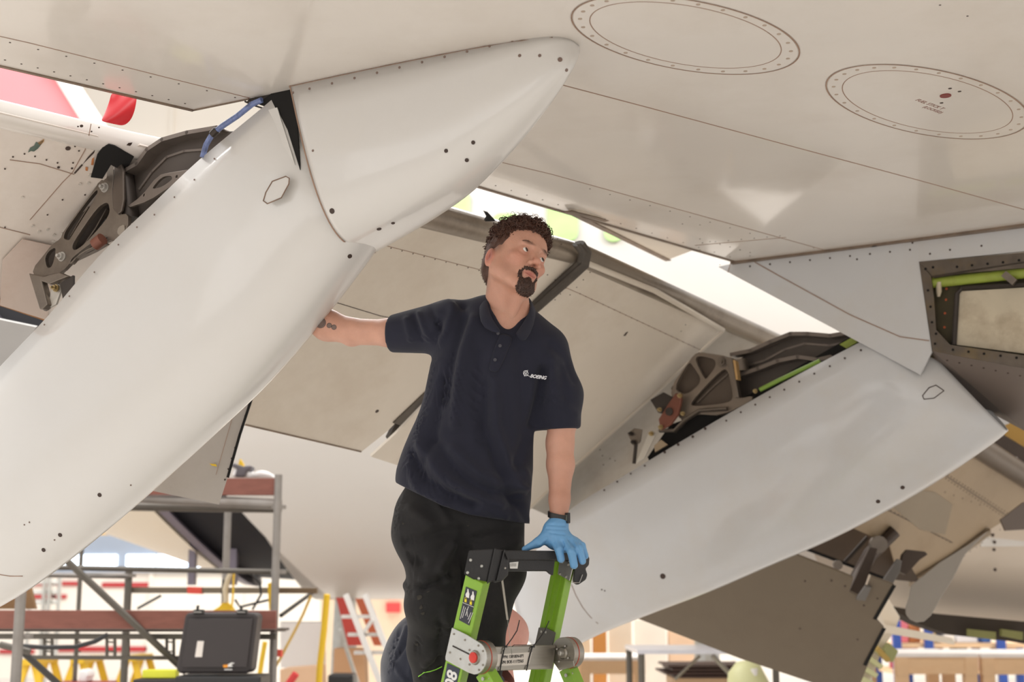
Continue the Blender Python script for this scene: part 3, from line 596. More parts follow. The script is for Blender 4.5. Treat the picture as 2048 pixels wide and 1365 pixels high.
blot([(1800, 975), (1870, 985), (1905, 1010), (1890, 1070), (1840, 1060), (1780, 1010)], mat('worn_grey', (140, 126, 106), .5, 0, .05, 3), 'worn_patch', one, EN, flapE)
MB().strip([one(1820, 1166, .01), one(1905, 1115, .01), one(1975, 1063, .01)], .05, EN, .02).done('edge_strip', mat('edge_tan', (140, 124, 104), .5, .1), flapE)
MB().prism([P(x, y, 8.4) for x, y in ((2002, 1040), (2048, 1005), (2200, 980), (2200, 1050), (2012, 1062))], Vector((0, .03, 0))).done('flap_corner', M_under, wing)
# hinge recess
MB().prism([P(x, y, 8.7) for x, y in ((1560, 1080), (1690, 1040), (1790, 1080), (1840, 1165), (1765, 1158), (1585, 1090))], Vector((0, .04, 0))).done('hinge_recess', mat('recess_brown', (78, 64, 52), .6, 0, .15, 6), wing)
MB().strip([P(1585, 1089, 8.45), P(1765, 1157, 8.45)], .016, (0, -1, 0), .03).done('recess_lip', M_dark, wing)
MB().tube([P(1788, 1062, 8.4), P(1740, 1110, 8.4), P(1700, 1180, 8.3)], [.09, .085, .08], 12, .5).done('hinge_arm', mat('arm_brown', (70, 58, 50), .45, .4, .1, 8), wing, smooth=True, label='dark brown hinge arm of the far flap')
b = MB(); b.prism([P(x, y, 8.2) for x, y in ((1740, 1095), (1755, 1098), (1722, 1195), (1698, 1185))], Vector((0, .05, 0))); b.done('hinge_plate', mat('arm_brown', (70, 58, 50), .45, .4, .1, 8), wing)
MB().disc(P(1755, 1090, 8.3), (0, -1, 0), .05, .04, 16).done('hinge_bearing', M_steel, wing, smooth=True)
MB().disc(P(1674, 1131, 8.3), (0, -1, 0), .028, .03, 14).done('hinge_lug', M_steel, wing, smooth=True)
MB().bar(P(1690, 1125, 8.4), P(1735, 1075, 8.4), .02, .02, (0, -1, 0)).done('hinge_strut', M_steeld, wing)
b = MB(); b.prism([P(x, y, 8.2) for x, y in ((1806, 1110), (1815, 1100), (1850, 1104), (1855, 1110), (1840, 1120), (1812, 1150), (1800, 1145))], Vector((0, .05, 0))); b.done('hinge_fork', mat('arm_brown', (70, 58, 50), .45, .4, .1, 8), wing)
b = MB(); b.prism([P(x, y, 8.1) for x, y in ((1795, 1118), (1804, 1122), (1800, 1145), (1778, 1182), (1755, 1178))], Vector((0, .03, 0))); b.done('hinge_link', mat('link_grey', (112, 108, 104), .5, .3), wing, bevel=.004)
# brown aft panel
GA2 = P(1500, 1220, 8.0); GN2 = Vector((-.15, -.75, -.62)).normalized()
def onh(x, y, off=0): return on(x, y, GA2 + GN2 * off, GN2)
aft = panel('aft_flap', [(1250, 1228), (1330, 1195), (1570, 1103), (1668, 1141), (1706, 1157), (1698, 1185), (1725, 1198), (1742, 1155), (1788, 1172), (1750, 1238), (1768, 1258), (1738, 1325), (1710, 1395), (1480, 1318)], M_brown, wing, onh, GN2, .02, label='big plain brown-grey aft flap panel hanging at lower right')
dots('rivets', [(1663, 1162), (1690, 1173), (1728, 1212), (1600, 1258), (1610, 1163), (1755, 1198), (1715, 1280)], .006, GN2, lambda x, y: onh(x, y, .001), par=aft)
MB().prism([onh(x, y, .01) for x, y in ((1712, 1196), (1730, 1170), (1742, 1172), (1730, 1198))], GN2 * .02).done('fitting', mat('link_grey', (112, 108, 104), .5, .3), aft)
MB().strip([onh(1788, 1172), onh(1750, 1238)], .02, GN2, .004).done('edge_strip', M_dark, aft)
MB().strip([onh(1768, 1258), onh(1730, 1330)], .02, GN2, .004).done('edge_strip', M_dark, aft)
# rounded grey seal plate
tg = [(1977, 1062), (1940, 1088), (1880, 1125), (1822, 1172), (1818, 1195), (1811, 1215), (1812, 1230), (1820, 1240), (1833, 1246), (1848, 1244), (1862, 1232), (1880, 1200), (1905, 1160), (1930, 1110)]
MB().prism([P(x, y, 7.7) for x, y in tg], Vector((.01, .04, .0))).done('seal_plate', mat('seal_plate', (146, 138, 128), .5, 0, .03, 5), wing, label='grey round-ended plate hanging below the far flap', bevel=.005)
# corner piece of the forward part behind the right fairing, yellow primed structure
MB().prism([P(x, y, 8.6) for x, y in ((1915, 790), (1925, 820), (1935, 845), (1965, 864), (2012, 850), (2048, 835), (2100, 700), (1900, 700))], Vector((0, .05, 0))).done('fairing_corner', M_fair2, wing)
MB().prism([P(x, y, 9.2) for x, y in ((1930, 890), (1970, 860), (2150, 780), (2150, 1010), (2040, 950))], Vector((0, .05, 0))).done('primed_rib', mat('primer_yellow', (168, 130, 58), .55, 0, .1, 3, (110, 80, 40), .5, 3), wing, label='mustard primed inner structure')
MB().bar(P(1985, 882, 8.9), P(2080, 940, 8.9), .12, .08, (0, -1, 0)).done('actuator', mat('arm_brown', (70, 58, 50), .45, .4, .1, 8), wing)
MB().bar(P(1975, 880, 8.8), P(2004, 870, 8.8), .02, .02, (0, -1, 0)).done('white_clip', M_fair, wing)
MB().bar(P(2008, 935, 8.8), P(2036, 920, 8.8), .04, .03, (0, -1, 0)).done('white_clip', M_fair, wing)

# red warning ribbon between wing and flap
rb_ = thing('warning_ribbon', 'red fabric ribbon hanging between wing edge and left flap', 'ribbon', ong(235, 240))
V = []; Fc = []
lp = [(222, 185), (220, 198), (214, 215), (207, 232), (200, 243)]; rp = [(275, 192), (273, 205), (270, 222), (262, 243), (247, 253)]
for i in range(5):
    for j in range(5):
        t = j / 4; x = lp[i][0] * (1 - t) + rp[i][0] * t; y = lp[i][1] * (1 - t) + rp[i][1] * t
        V.append(P(x, y, 4.66 - .05 * i / 4 + .012 * math.sin(t * 5 + i)))
for i in range(4):
    for j in range(4): Fc.append([i * 5 + j, i * 5 + j + 1, i * 5 + j + 6, i * 5 + j + 5])
o = mesh('ribbon_band', V, Fc, M_red, rb_, smooth=True, sharp=180); s = o.modifiers.new('t', 'SOLIDIFY'); s.thickness = .002
s = o.modifiers.new('s', 'SUBSURF'); s.levels = s.render_levels = 2

# ------------------------------------------------------------------ people: smooth blended volumes turned into one surface
class Field:
    def __init__(s, lo, hi, h):
        s.lo = np.array(lo, float); s.h = h; s.n = [int(math.ceil((b_ - a_) / h)) + 1 for a_, b_ in zip(lo, hi)]
        s.D = np.full(s.n, 1.0, np.float32); s.ax = [s.lo[i] + np.arange(s.n[i]) * h for i in range(3)]
    def blk(s, lo, hi):
        sl = []
        for i in range(3):
            a_ = max(int((lo[i] - s.lo[i]) / s.h), 0); b_ = min(int((hi[i] - s.lo[i]) / s.h) + 2, s.n[i]); sl.append(slice(a_, max(b_, a_ + 1)))
        g = np.meshgrid(*[s.ax[i][sl[i]] for i in range(3)], indexing='ij', sparse=False)
        return tuple(sl), np.stack(g, -1)
    def put(s, sl, d, k, sub=False):
        c = s.D[sl]
        if sub:
            d = -d; q = np.maximum(k - np.abs(c - d), 0) / k; s.D[sl] = np.maximum(c, d) + q * q * k / 4
        else:
            q = np.maximum(k - np.abs(c - d), 0) / k; s.D[sl] = np.minimum(c, d) - q * q * k / 4
    def cone(s, a, b, ra, rb, k=.02, flat=None, f=1.0, sub=False):
        a, b = np.array(a, float), np.array(b, float); R = max(ra, rb) + k + .02
        sl, p = s.blk(np.minimum(a, b) - R, np.maximum(a, b) + R)
        if p.size == 0: return s
        ab = b - a; t = np.clip(((p - a) @ ab) / max(ab @ ab, 1e-9), 0, 1); q = p - a - t[..., None] * ab
        if flat is not None:
            n = np.array(flat, float); n /= np.linalg.norm(n); q = q + n * ((q @ n) * (1 / f - 1))[..., None]
        d = np.sqrt((q * q).sum(-1)) - (ra + (rb - ra) * t)
        if flat is not None: d = d * (f + .35 * (1 - f))
        s.put(sl, d, k, sub); return s
    def ell(s, c, r, k=.02, R=None, sub=False):
        c = np.array(c, float); r = np.array(r, float); m = max(r) + k + .015; sl, p = s.blk(c - m, c + m)
        if p.size == 0: return s
        q = p - c
        if R is not None: q = q @ np.array(R)
        k0 = np.sqrt(((q / r) ** 2).sum(-1)); k1 = np.sqrt(((q / r ** 2) ** 2).sum(-1)) + 1e-9
        s.put(sl, k0 * (k0 - 1) / k1, k, sub); return s
    def cut(s, p0, n, k=.004):
        """keep the side the normal points away from"""
        sl = (slice(None),) * 3; g = np.meshgrid(*s.ax, indexing='ij', sparse=True); n = np.array(n, float); n /= np.linalg.norm(n)
        d = sum((g[i] - p0[i]) * n[i] for i in range(3)); q = np.maximum(k - np.abs(s.D - d), 0) / k
        s.D = np.maximum(s.D, d) + q * q * k / 4; return s
    def net(s):
        D = s.D; S = D < 0; nx, ny, nz = D.shape
        crn = [(i, j, k) for i in (0, 1) for j in (0, 1) for k in (0, 1)]
        V = lambda A, c: A[c[0]:nx - 1 + c[0], c[1]:ny - 1 + c[1], c[2]:nz - 1 + c[2]]
        cnt = sum(V(S, c).astype(np.int8) for c in crn); act = (cnt > 0) & (cnt < 8)
        I = np.argwhere(act); idx = -np.ones(act.shape, np.int64); idx[act] = np.arange(len(I))
        acc = np.zeros((len(I), 3)); num = np.zeros(len(I)); val = {c: D[I[:, 0] + c[0], I[:, 1] + c[1], I[:, 2] + c[2]] for c in crn}
        for a_ in crn:
            for ax in range(3):
                if a_[ax] == 0:
                    b_ = list(a_); b_[ax] = 1; b_ = tuple(b_); va, vb = val[a_], val[b_]; m = (va < 0) != (vb < 0)
                    t = va[m] / (va[m] - vb[m]); q = np.tile(np.array(a_, float), (m.sum(), 1)); q[:, ax] = t; acc[m] += q; num[m] += 1
        P_ = s.lo + (I + acc / np.maximum(num, 1)[:, None]) * s.h; F = []
        for ax in range(3):
            sl1 = [slice(1, -1)] * 3; sl1[ax] = slice(0, -1); sl2 = [slice(1, -1)] * 3; sl2[ax] = slice(1, None)
            m = S[tuple(sl1)] != S[tuple(sl2)]; Q = np.argwhere(m); off = np.array([1, 1, 1]); off[ax] = 0; Q = Q + off
            o1, o2 = [x for x in range(3) if x != ax]; e1 = np.zeros(3, int); e2 = np.zeros(3, int); e1[o1] = 1; e2[o2] = 1
            c = [Q - e1 - e2, Q - e2, Q, Q - e1]; f = np.stack([idx[q[:, 0], q[:, 1], q[:, 2]] for q in c], 1); F.append(f[(f >= 0).all(1)])
        return P_, np.concatenate(F)
def smooth_mesh(V, F, it=2, lam=.5):
    for _ in range(it):
        acc = np.zeros_like(V); n = np.zeros(len(V))
        for k in range(4):
            a_, b_ = F[:, k], F[:, (k + 1) % 4]; np.add.at(acc, a_, V[b_]); np.add.at(acc, b_, V[a_]); np.add.at(n, a_, 1); np.add.at(n, b_, 1)
        V = V + lam * (acc / np.maximum(n, 1)[:, None] - V)
    return V
def vnormals(V, F):
    n = np.cross(V[F[:, 2]] - V[F[:, 0]], V[F[:, 3]] - V[F[:, 1]]); N = np.zeros_like(V)
    for k in range(4): np.add.at(N, F[:, k], n)
    N /= np.linalg.norm(N, axis=1)[:, None] + 1e-12
    c = V.mean(0)
    if ((V - c) * N).sum() < 0: N = -N
    return N
def crease(V, F, lst):
    """push soft folds into cloth: polylines in photo pixels, (points, width px, height m); only on the side that faces the viewer"""
    N = vnormals(V, F); px = topx(V); view = np.array(CAM) - V; face = (N * view).sum(1) / np.linalg.norm(view, axis=1)
    wgt = np.clip((face - .2) * 2.2, 0, 1); out = V.copy()
    for pts, w_, h_ in lst:
        d = np.full(len(V), 1e9)
        for a_, b_ in zip(pts, pts[1:]):
            a_, b_ = np.array(a_, float), np.array(b_, float); ab = b_ - a_; t = np.clip(((px - a_) @ ab) / (ab @ ab), 0, 1); d = np.minimum(d, np.linalg.norm(px - a_ - t[:, None] * ab, axis=1))
        out += N * (np.exp(-(d / w_) ** 2) * h_ * wgt)[:, None]
    return out
def body_mesh(name, V, F, m, parent, cols=None, **k):
    o = mesh(name, V, F, m, parent, smooth=True, sharp=180, **k)
    if cols is not None:
        at = o.data.color_attributes.new('tone', 'FLOAT_COLOR', 'POINT'); at.data.foreach_set('color', np.concatenate([cols, np.ones((len(cols), 1))], 1).astype(np.float32).ravel())
    return o
TM = 4.45
def Mp(x, y, d=0.0): return np.array(P(x, y, TM + d))
FWD = np.array((0, CP, SP)); UP = np.array((0, -SP, CP)); RT = np.array((1.0, 0, 0))
M_skin = mat('skin', (205, 150, 122), .48, 0, .05, 30, bump=.12, bscale=220, attr='tone', sss=.12)
M_shirt = mat('navy_pique', (27, 28, 44), .9, 0, .08, 12, bump=.25, bscale=900, sheen=.06)
M_trous = mat('black_workwear', (24, 22, 23), .85, 0, .15, 9, (58, 53, 48), .35, 5, bump=.15, bscale=500, sheen=.05)
M_hair = mat('brown_hair', (74, 44, 30), .5, 0, .25, 60)
M_beard = mat('dark_beard', (62, 40, 30), .6, 0, .3, 90)
M_glove = mat('blue_nitrile', (106, 160, 206), .36, 0, .04, 20, bump=.2, bscale=90, sss=.05)
M_eye = mat('eye_white', (226, 220, 214), .15, 0, 0); M_iris = mat('iris', (58, 44, 34), .1, 0, .1, 200)
M_lip = mat('lip', (176, 104, 92), .4)

man = thing('person', 'man in navy polo shirt and black trousers, blue glove on the ladder, looking up', 'person', Mp(925, 1090))
# --- head in its own frame (x his left, y the way he faces, z up)
def headframe(cx, cy, t, yaw, pitch, roll, s):
    y_, p_, r_ = yaw, pitch, roll
    A = np.array([[math.cos(y_), math.sin(y_), 0], [-math.sin(y_), math.cos(y_), 0], [0, 0, 1]]); B = np.array([[1, 0, 0], [0, math.cos(p_), -math.sin(p_)], [0, math.sin(p_), math.cos(p_)]])
    C = np.array([[math.cos(r_), 0, math.sin(r_)], [0, 1, 0], [-math.sin(r_), 0, math.cos(r_)]])
    R = np.diag([1, -1, 1]) @ C @ B @ A
    G = np.stack([RT, FWD, UP], 1) @ R * s
    c = np.array(P(cx, cy, t)); return (lambda L: np.asarray(L) @ G.T + c), (lambda Wd: (np.asarray(Wd) - c) @ np.linalg.inv(G).T)
def head_field(neck_end, h=.0022, neck_r=(.056, .062), lids=True):
    f = Field((-.105, -.13, -.24), (.105, .145, .15), h)
    f.ell((0, -.012, .042), (.076, .098, .088), .03)
    f.ell((0, .035, -.012), (.062, .060, .088), .03)
    f.ell((0, .036, .05), (.060, .056, .052), .025)
    for s_ in (-1, 1):
        f.cone((s_ * .058, .008, -.052), (s_ * .022, .076, -.100), .018, .016, .03)
        f.cone((s_ * .060, .0, -.01), (s_ * .058, .008, -.052), .02, .018, .03)
        f.ell((s_ * .043, .066, -.016), (.020, .018, .014), .02)
        f.cone((s_ * .012, .092, .027), (s_ * .040, .080, .031), .009, .008, .014)
    f.ell((0, .082, -.098), (.024, .017, .019), .02)
    f.ell((0, .083, -.056), (.029, .017, .021), .018)
    for s_ in (-1, 1): f.ell((s_ * .033, .098, .006), (.019, .016, .014), .014, sub=True)
    f.cone((0, .092, .018), (0, .115, -.022), .0075, .0095, .014); f.ell((0, .118, -.026), (.0105, .010, .009), .008)
    for s_ in (-1, 1): f.ell((s_ * .0135, .105, -.032), (.0085, .011, .0085), .006)
    for s_ in (-1, 1): f.ell((s_ * .0075, .110, -.0405), (.0042, .006, .005), .003, sub=True)
    if lids:
        for s_ in (-1, 1):
            f.ell((s_ * .032, .0775, .008), (.0155, .0148, .0145), .005)
            f.ell((s_ * .032, .0955, .0075), (.0140, .0105, .0068), .003, sub=True)
    f.cone((-.020, .0945, -.0595), (.020, .0945, -.0595), .0050, .0050, .006); f.cone((-.015, .0950, -.0705), (.015, .0950, -.0705), .0058, .0058, .006)
    f.ell((0, .0975, -.0595), (.008, .005, .005), .006)
    f.cone((-.017, .1010, -.065), (.017, .1010, -.065), .0027, .0025, .003, sub=True)
    for s_ in (-1, 1):
        a_ = math.radians(12); Rr = np.array([[1, 0, 0], [0, math.cos(a_), -math.sin(a_)], [0, math.sin(a_), math.cos(a_)]])
        f.ell((s_ * .083, -.014, -.016), (.0095, .020, .033), .004, Rr); f.ell((s_ * .0935, -.009, -.014), (.0075, .0125, .021), .003, Rr, sub=True); f.ell((s_ * .079, -.002, -.040), (.006, .009, .009), .005)
        f.ell((s_ * .086, -.012, -.014), (.003, .006, .013), .003, Rr); f.ell((s_ * .083, .004, -.020), (.003, .004, .007), .003)
    f.cone((0, -.03, -.03), neck_end, neck_r[0], neck_r[1], .03)
    return f
hl, hinv = headframe(1030, 529, 4.42, .56, .44, .262, 1.035)
ne = hinv(Mp(1006, 648, .0))
f = head_field(ne)
# throat: Adam's apple and neck cords
f.cone(hinv(Mp(1040, 590, -.06)), hinv(Mp(1018, 650, -.065)), .012, .012, .02)
f.cone(hinv(Mp(1000, 560, -.05)), hinv(Mp(1012, 655, -.06)), .009, .009, .02)
f.cone(hinv(Mp(1052, 575, .0)), hinv(Mp(1030, 660, -.05)), .010, .009, .02)
HV, HF = f.net(); HV = smooth_mesh(HV, HF, 1)
L_ = HV
base = np.tile(np.array(sc(198, 148, 126)[:3]), (len(L_), 1))
def tint(c, r, col, amt=1.0, pw=1):
    d = np.sqrt((((L_ - np.array(c)) / np.array(r)) ** 2).sum(1)); w_ = np.clip(1.2 - d, 0, 1)[:, None] ** pw * amt; base[:] = base * (1 - w_) + np.array(sc(*col)[:3]) * w_
for s_ in (-1, 1):
    tint((s_ * .045, .07, -.02), (.03, .04, .03), (204, 132, 108), .5); tint((s_ * .088, -.012, -.018), (.016, .026, .036), (206, 112, 96), .75)
    tint((s_ * .033, .09, .0), (.024, .03, .018), (184, 124, 104), .45)
tint((0, .115, -.028), (.02, .02, .018), (208, 134, 112), .5)
tint((0, .10, -.066), (.025, .014, .0105), (178, 104, 92), .95, .6)
tint((0, .105, -.065), (.016, .006, .0022), (214, 200, 190), .8)     # teeth
for s_ in (-1, 1):                                                   # eyebrows and cropped sides
    tint((s_ * .029, .094, .030), (.020, .03, .0045), (104, 68, 50), .8, .7)
    tint((s_ * .075, .004, .016), (.03, .026, .03), (116, 82, 64), .6)
for s_ in (-1, 1):
    tint((s_ * .092, -.006, -.016), (.010, .013, .020), (140, 74, 64), .9)  # hollow of the ear darkened in the skin tone, as painted shade
    tint((s_ * .055, .045, -.045), (.03, .05, .03), (176, 126, 106), .4)
tint((0, .08, -.13), (.04, .05, .03), (176, 128, 108), .35)
tint((0, -.09, -.03), (.09, .06, .07), (84, 58, 46), .75, .8)
HW = hl(HV)
# torso core with arms
lo = np.zeros(3); lo[0] = Mp(500, 600, .7)[0]; lo[1] = 4.05; lo[2] = Mp(1100, 1110)[2]
hi = np.array([Mp(1190, 600)[0], 5.35, Mp(900, 560)[2] + .12]); f = Field(lo, hi, .0042)
fl = FWD
f.cone(Mp(1000, 700), Mp(960, 900), .145, .13, .03, fl, .6)
f.cone(Mp(900, 655, .03), Mp(1090, 690, .0), .062, .062, .04)
f.cone(Mp(1012, 640, -.01), Mp(1006, 700, .0), .062, .070, .04); f.cone(Mp(1024, 590, .0), Mp(1018, 650, .01), .052, .062, .03)
f.cone(Mp(900, 655, .04), Mp(780, 666, .10), .052, .0435, .02)
f.cone(Mp(780, 666, .10), Mp(705, 664, .16), .0425, .0425, .02)
f.cone(Mp(705, 664, .16), Mp(655, 651, .20), .042, .049, .015)
f.cone(Mp(655, 651, .20), Mp(560, 612, .40), .049, .032, .02)
f.ell(Mp(703, 680, .16), (.026, .02, .020), .012)
f.cone(Mp(560, 612, .40), Mp(520, 598, .48), .030, .030, .02, fl, .7); f.ell(Mp(505, 592, .51), (.05, .03, .04), .02)
for i in range(4): f.cone(Mp(492, 580 + i * 9, .53), Mp(455, 560 + i * 13, .56), .009, .007, .006)
f.cone(Mp(510, 575, .50), Mp(495, 552, .50), .010, .008, .008)
f.cone(Mp(1105, 715, .0), Mp(1125, 840, -.03), .055, .047, .02)
f.cone(Mp(1125, 830, -.03), Mp(1120, 890, -.04), .043, .0405, .02)
f.cone(Mp(1120, 885, -.04), Mp(1121, 930, -.06), .0405, .0405, .02)
f.cone(Mp(1121, 930, -.06), Mp(1119, 1000, -.10), .0405, .031, .02)
f.cone(Mp(1119, 1000, -.10), Mp(1117, 1050, -.12), .031, .027, .015)
AV, AF = f.net(); AV = smooth_mesh(AV, AF, 1)
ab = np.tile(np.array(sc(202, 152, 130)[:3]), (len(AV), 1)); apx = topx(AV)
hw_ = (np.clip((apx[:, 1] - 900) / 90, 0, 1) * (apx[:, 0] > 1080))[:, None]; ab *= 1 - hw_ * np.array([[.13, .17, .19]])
bodyV = np.concatenate([HW, AV]); bodyF = np.concatenate([HF, AF + len(HW)])
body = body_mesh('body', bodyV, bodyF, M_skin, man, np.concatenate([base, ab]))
# tattooed discs on the inner forearm, laid onto the skin
from mathutils.bvhtree import BVHTree
abv = BVHTree.FromPolygons([Vector(v) for v in AV], AF.tolist())
def onarm(x, y, off=.0006):
    d = ray(x, y).normalized(); h_ = abv.ray_cast(CAM, d)[0]; return (h_ - d * off) if h_ is not None else P(x, y, TM + .15)
M_ink = mat('tattoo_ink', (52, 46, 50), .55); M_inks = mat('tattoo_shade', (118, 98, 90), .55)
for cx, cy, r0 in ((622, 641, 10), (641, 646, 10.5), (658.5, 651.5, 4.8), (668, 655, 4.8)):
    an = [2 * math.pi * k / 24 for k in range(24)]
    v = [onarm(cx, cy)] + [onarm(cx + r0 * q_ * math.cos(a_), cy + r0 * q_ * math.sin(a_)) for q_ in (.5, .95) for a_ in an]
    fc = [[0, 1 + k, 1 + (k + 1) % 24] for k in range(24)] + [[1 + k, 25 + k, 25 + (k + 1) % 24, 1 + (k + 1) % 24] for k in range(24)]
    tt = mesh('tattoo', v, fc, M_inks, body, smooth=True, sharp=180)
    MB().tube([onarm(cx + r0 * math.cos(a_), cy + r0 * math.sin(a_)) for a_ in an], .0009, 6, .5, closed=True).done('tattoo', M_ink, body)
    if r0 > 9: MB().tube([onarm(cx + r0 * .7 * math.cos(a_), cy + r0 * .7 * math.sin(a_)) for a_ in an], .0006, 6, .5, closed=True).done('tattoo', M_ink, body)
# --- eyes
for s_ in (-1, 1):
    c = Vector(hl((s_ * .032, .0778, .0075))); b = MB(); gaze = Vector(hl((.34, 1.0, .30)) - hl((0, 0, 0))).normalized()
    ex = gaze.orthogonal().normalized(); ey = gaze.cross(ex); rings = []
    for i in range(13):
        a_ = math.pi * i / 12; rings.append([c + (gaze * math.cos(a_) + (ex * math.cos(q) + ey * math.sin(q)) * math.sin(a_)) * .0132 for q in [2 * math.pi * k / 20 for k in range(20)]])
    v = [p for r in rings for p in r]; fcs = [[i * 20 + k, i * 20 + (k + 1) % 20, (i + 1) * 20 + (k + 1) % 20, (i + 1) * 20 + k] for i in range(12) for k in range(20)]
    eb = mesh('eyeball', v, fcs, M_eye, man, smooth=True, sharp=180)
    MB().tube([c + gaze * .0118, c + gaze * .0135], [.0071, .0063], 20).done('iris', M_iris, eb)
    MB().tube([c + gaze * .0125, c + gaze * .0138], .0030, 14).done('pupil', M_dark, eb)
# --- hair: cap, then curls
rng = np.random.RandomState(5)
f = Field((-.115, -.15, -.12), (.115, .125, .175), .0028)
f.ell((0, -.016, .052), (.083, .104, .093), .02); f.ell((0, .030, .098), (.062, .055, .034), .025); f.ell((0, -.03, .105), (.07, .075, .04), .02)
f.ell((0, -.065, -.01), (.066, .050, .060), .03)
HD = f.D; g = np.stack(np.meshgrid(*f.ax, indexing='ij'), -1)
fx, fy, fz = g[..., 0], g[..., 1], g[..., 2]
nz = np.sin(fx * 190 + fy * 60) * np.sin(fy * 170 + fz * 80) * np.sin(fz * 180 + fx * 40); nz2 = np.sin(fx * 420 + 1) * np.sin(fy * 390 + 2) * np.sin(fz * 400)
HD -= (.0055 * nz + .003 * nz2) * np.clip((fz - .03) / .05, .15, 1)
# hairline: forehead, temple, above the ear, down the nape
line = np.where(fy > .02, .078 + .12 * (fy - .085) * (fy < .085), .0)
front = fz - (.083 - .10 * np.abs(fx) / .08 * (np.abs(fx) > .045) * .35)
hl_z = np.interp(fy, [-.12, -.06, -.042, -.03, 0, .02, .035, .045, .06, .09], [-.085, -.075, -.03, .012, .022, .026, .036, .058, .074, .081])
f.D = np.maximum(HD, (hl_z + .003 * np.sin(fx * 300) + .003 * np.sin(fy * 260) - fz) * .8).astype(np.float32)
KV, KF = f.net(); KV = smooth_mesh(KV, KF, 1, .3)
hairV = [hl(KV)]; hairF = [KF]; nv = len(KV)
def curl_set(n_, pick, rr, turns, tr, seg=14, ring=4):
    global nv
    for _ in range(n_):
        c, nrm, ax = pick(); ax = ax / np.linalg.norm(ax); e1 = nrm - ax * (nrm @ ax); e1 /= np.linalg.norm(e1); e2 = np.cross(ax, e1)
        ln = rng.uniform(.012, .026); ph = rng.uniform(0, 6.28); r0 = rr * rng.uniform(.7, 1.3); pts = []
        for i in range(seg):
            t = i / (seg - 1); a_ = ph + t * turns * 6.283; pts.append(c + nrm * (r0 * .6) + ax * ln * (t - .5) + (e1 * math.cos(a_) + e2 * math.sin(a_)) * r0)
        b = MB().tube([Vector(p) for p in pts], [tr * (1 - .6 * i / (seg - 1)) for i in range(seg)], ring)
        v = np.array([tuple(p) for p in b.v]); hairV.append(hl(v)); fs = [q for q in b.f if len(q) == 4][: (seg - 1) * ring]
        hairF.append(np.array(fs) + nv); nv += len(v)
KN = vnormals(KV, KF)
topm = np.where((KV[:, 2] > .085) | ((KV[:, 1] > .03) & (KV[:, 2] > .07)))[0]; frm = np.where((KV[:, 1] > .055) & (KV[:, 2] > .072))[0]
def pick_top():
    i = rng.choice(topm); return KV[i], KN[i], rng.normal(size=3)
def pick_front():
    i = rng.choice(frm); return KV[i] + rng.normal(size=3) * .003, KN[i], rng.normal(size=3) + KN[i]
curl_set(620, pick_top, .0075, 1.3, .0016); curl_set(170, pick_front, .0065, 1.2, .0015)
def pick_fly():
    i = rng.choice(topm[(KV[topm, 2] > .125) & (KV[topm, 1] > -.06)]); return KV[i] + KN[i] * .009, KN[i], KN[i] + rng.normal(size=3) * .7
curl_set(70, pick_fly, .009, 1.2, .0007, 16, 3)
sidem = np.where((KV[:, 2] < .10) & (KV[:, 1] < .06))[0]
for _ in range(7000):                                             # short cropped hair on the sides and nape
    i = rng.choice(sidem); d = KN[i] * .55 + np.array([0, -.45, -.7]) + rng.normal(size=3) * .45; d /= np.linalg.norm(d); e = np.cross(d, KN[i]); e /= np.linalg.norm(e) + 1e-9
    q = np.array([KV[i] - e * .0007, KV[i] + e * .0007, KV[i] + d * .0055 + e * .0002, KV[i] + d * .0055 - e * .0002]); hairV.append(hl(q)); hairF.append(np.array([[0, 1, 2, 3]]) + nv); nv += 4
def pick_side():
    i = rng.choice(np.where((KV[:, 2] > .05) & (KV[:, 2] < .10) & (KV[:, 1] < .05))[0]); return KV[i] - KN[i] * .001, KN[i], rng.normal(size=3)
curl_set(380, pick_side, .0045, 1.0, .0014, 10)
body_mesh('hair', np.concatenate(hairV), np.concatenate(hairF), M_hair, man, label='short curly brown hair, cropped at the sides')
# --- goatee and moustache
f = Field((-.05, .04, -.15), (.05, .135, -.03), .0016)
f.ell((0, .0880, -.105), (.0315, .0215, .0275), .010)
for s_ in (-1, 1):
    f.cone((s_ * .0275, .0850, -.066), (s_ * .020, .085, -.098), .0050, .010, .006); f.cone((s_ * .003, .1060, -.0480), (s_ * .020, .0975, -.052), .0044, .0046, .006); f.cone((s_ * .020, .0970, -.052), (s_ * .0280, .0860, -.066), .0048, .0048, .006)
f.cone((0, .0975, -.080), (0, .095, -.09), .0065, .011, .006)
g = np.stack(np.meshgrid(*f.ax, indexing='ij'), -1); f.D = (f.D - .0016 * np.sin(g[..., 0] * 900) * np.sin(g[..., 2] * 500) - .0012 * np.sin(g[..., 0] * 500 + 1) * np.sin(g[..., 1] * 800)).astype(np.float32)
BV, BF = f.net(); BN = vnormals(BV, BF); bv = [hl(BV)]; bf = [BF]; nb = len(BV)
for _ in range(900):
    i = rng.randint(len(BV)); d = BN[i] * .5 + np.array([0, .1, -.8]) + rng.normal(size=3) * .35; d /= np.linalg.norm(d); p = BV[i]; e = np.cross(d, rng.normal(size=3)); e /= np.linalg.norm(e)
    q = np.array([p - e * .0006, p + e * .0006, p + d * .0042 + e * .0002, p + d * .0042 - e * .0002]); bv.append(hl(q)); bf.append(np.array([[0, 1, 2, 3]]) + nb); nb += 4
body_mesh('beard', np.concatenate(bv), np.concatenate(bf), M_beard, man, label='dark brown goatee with moustache')
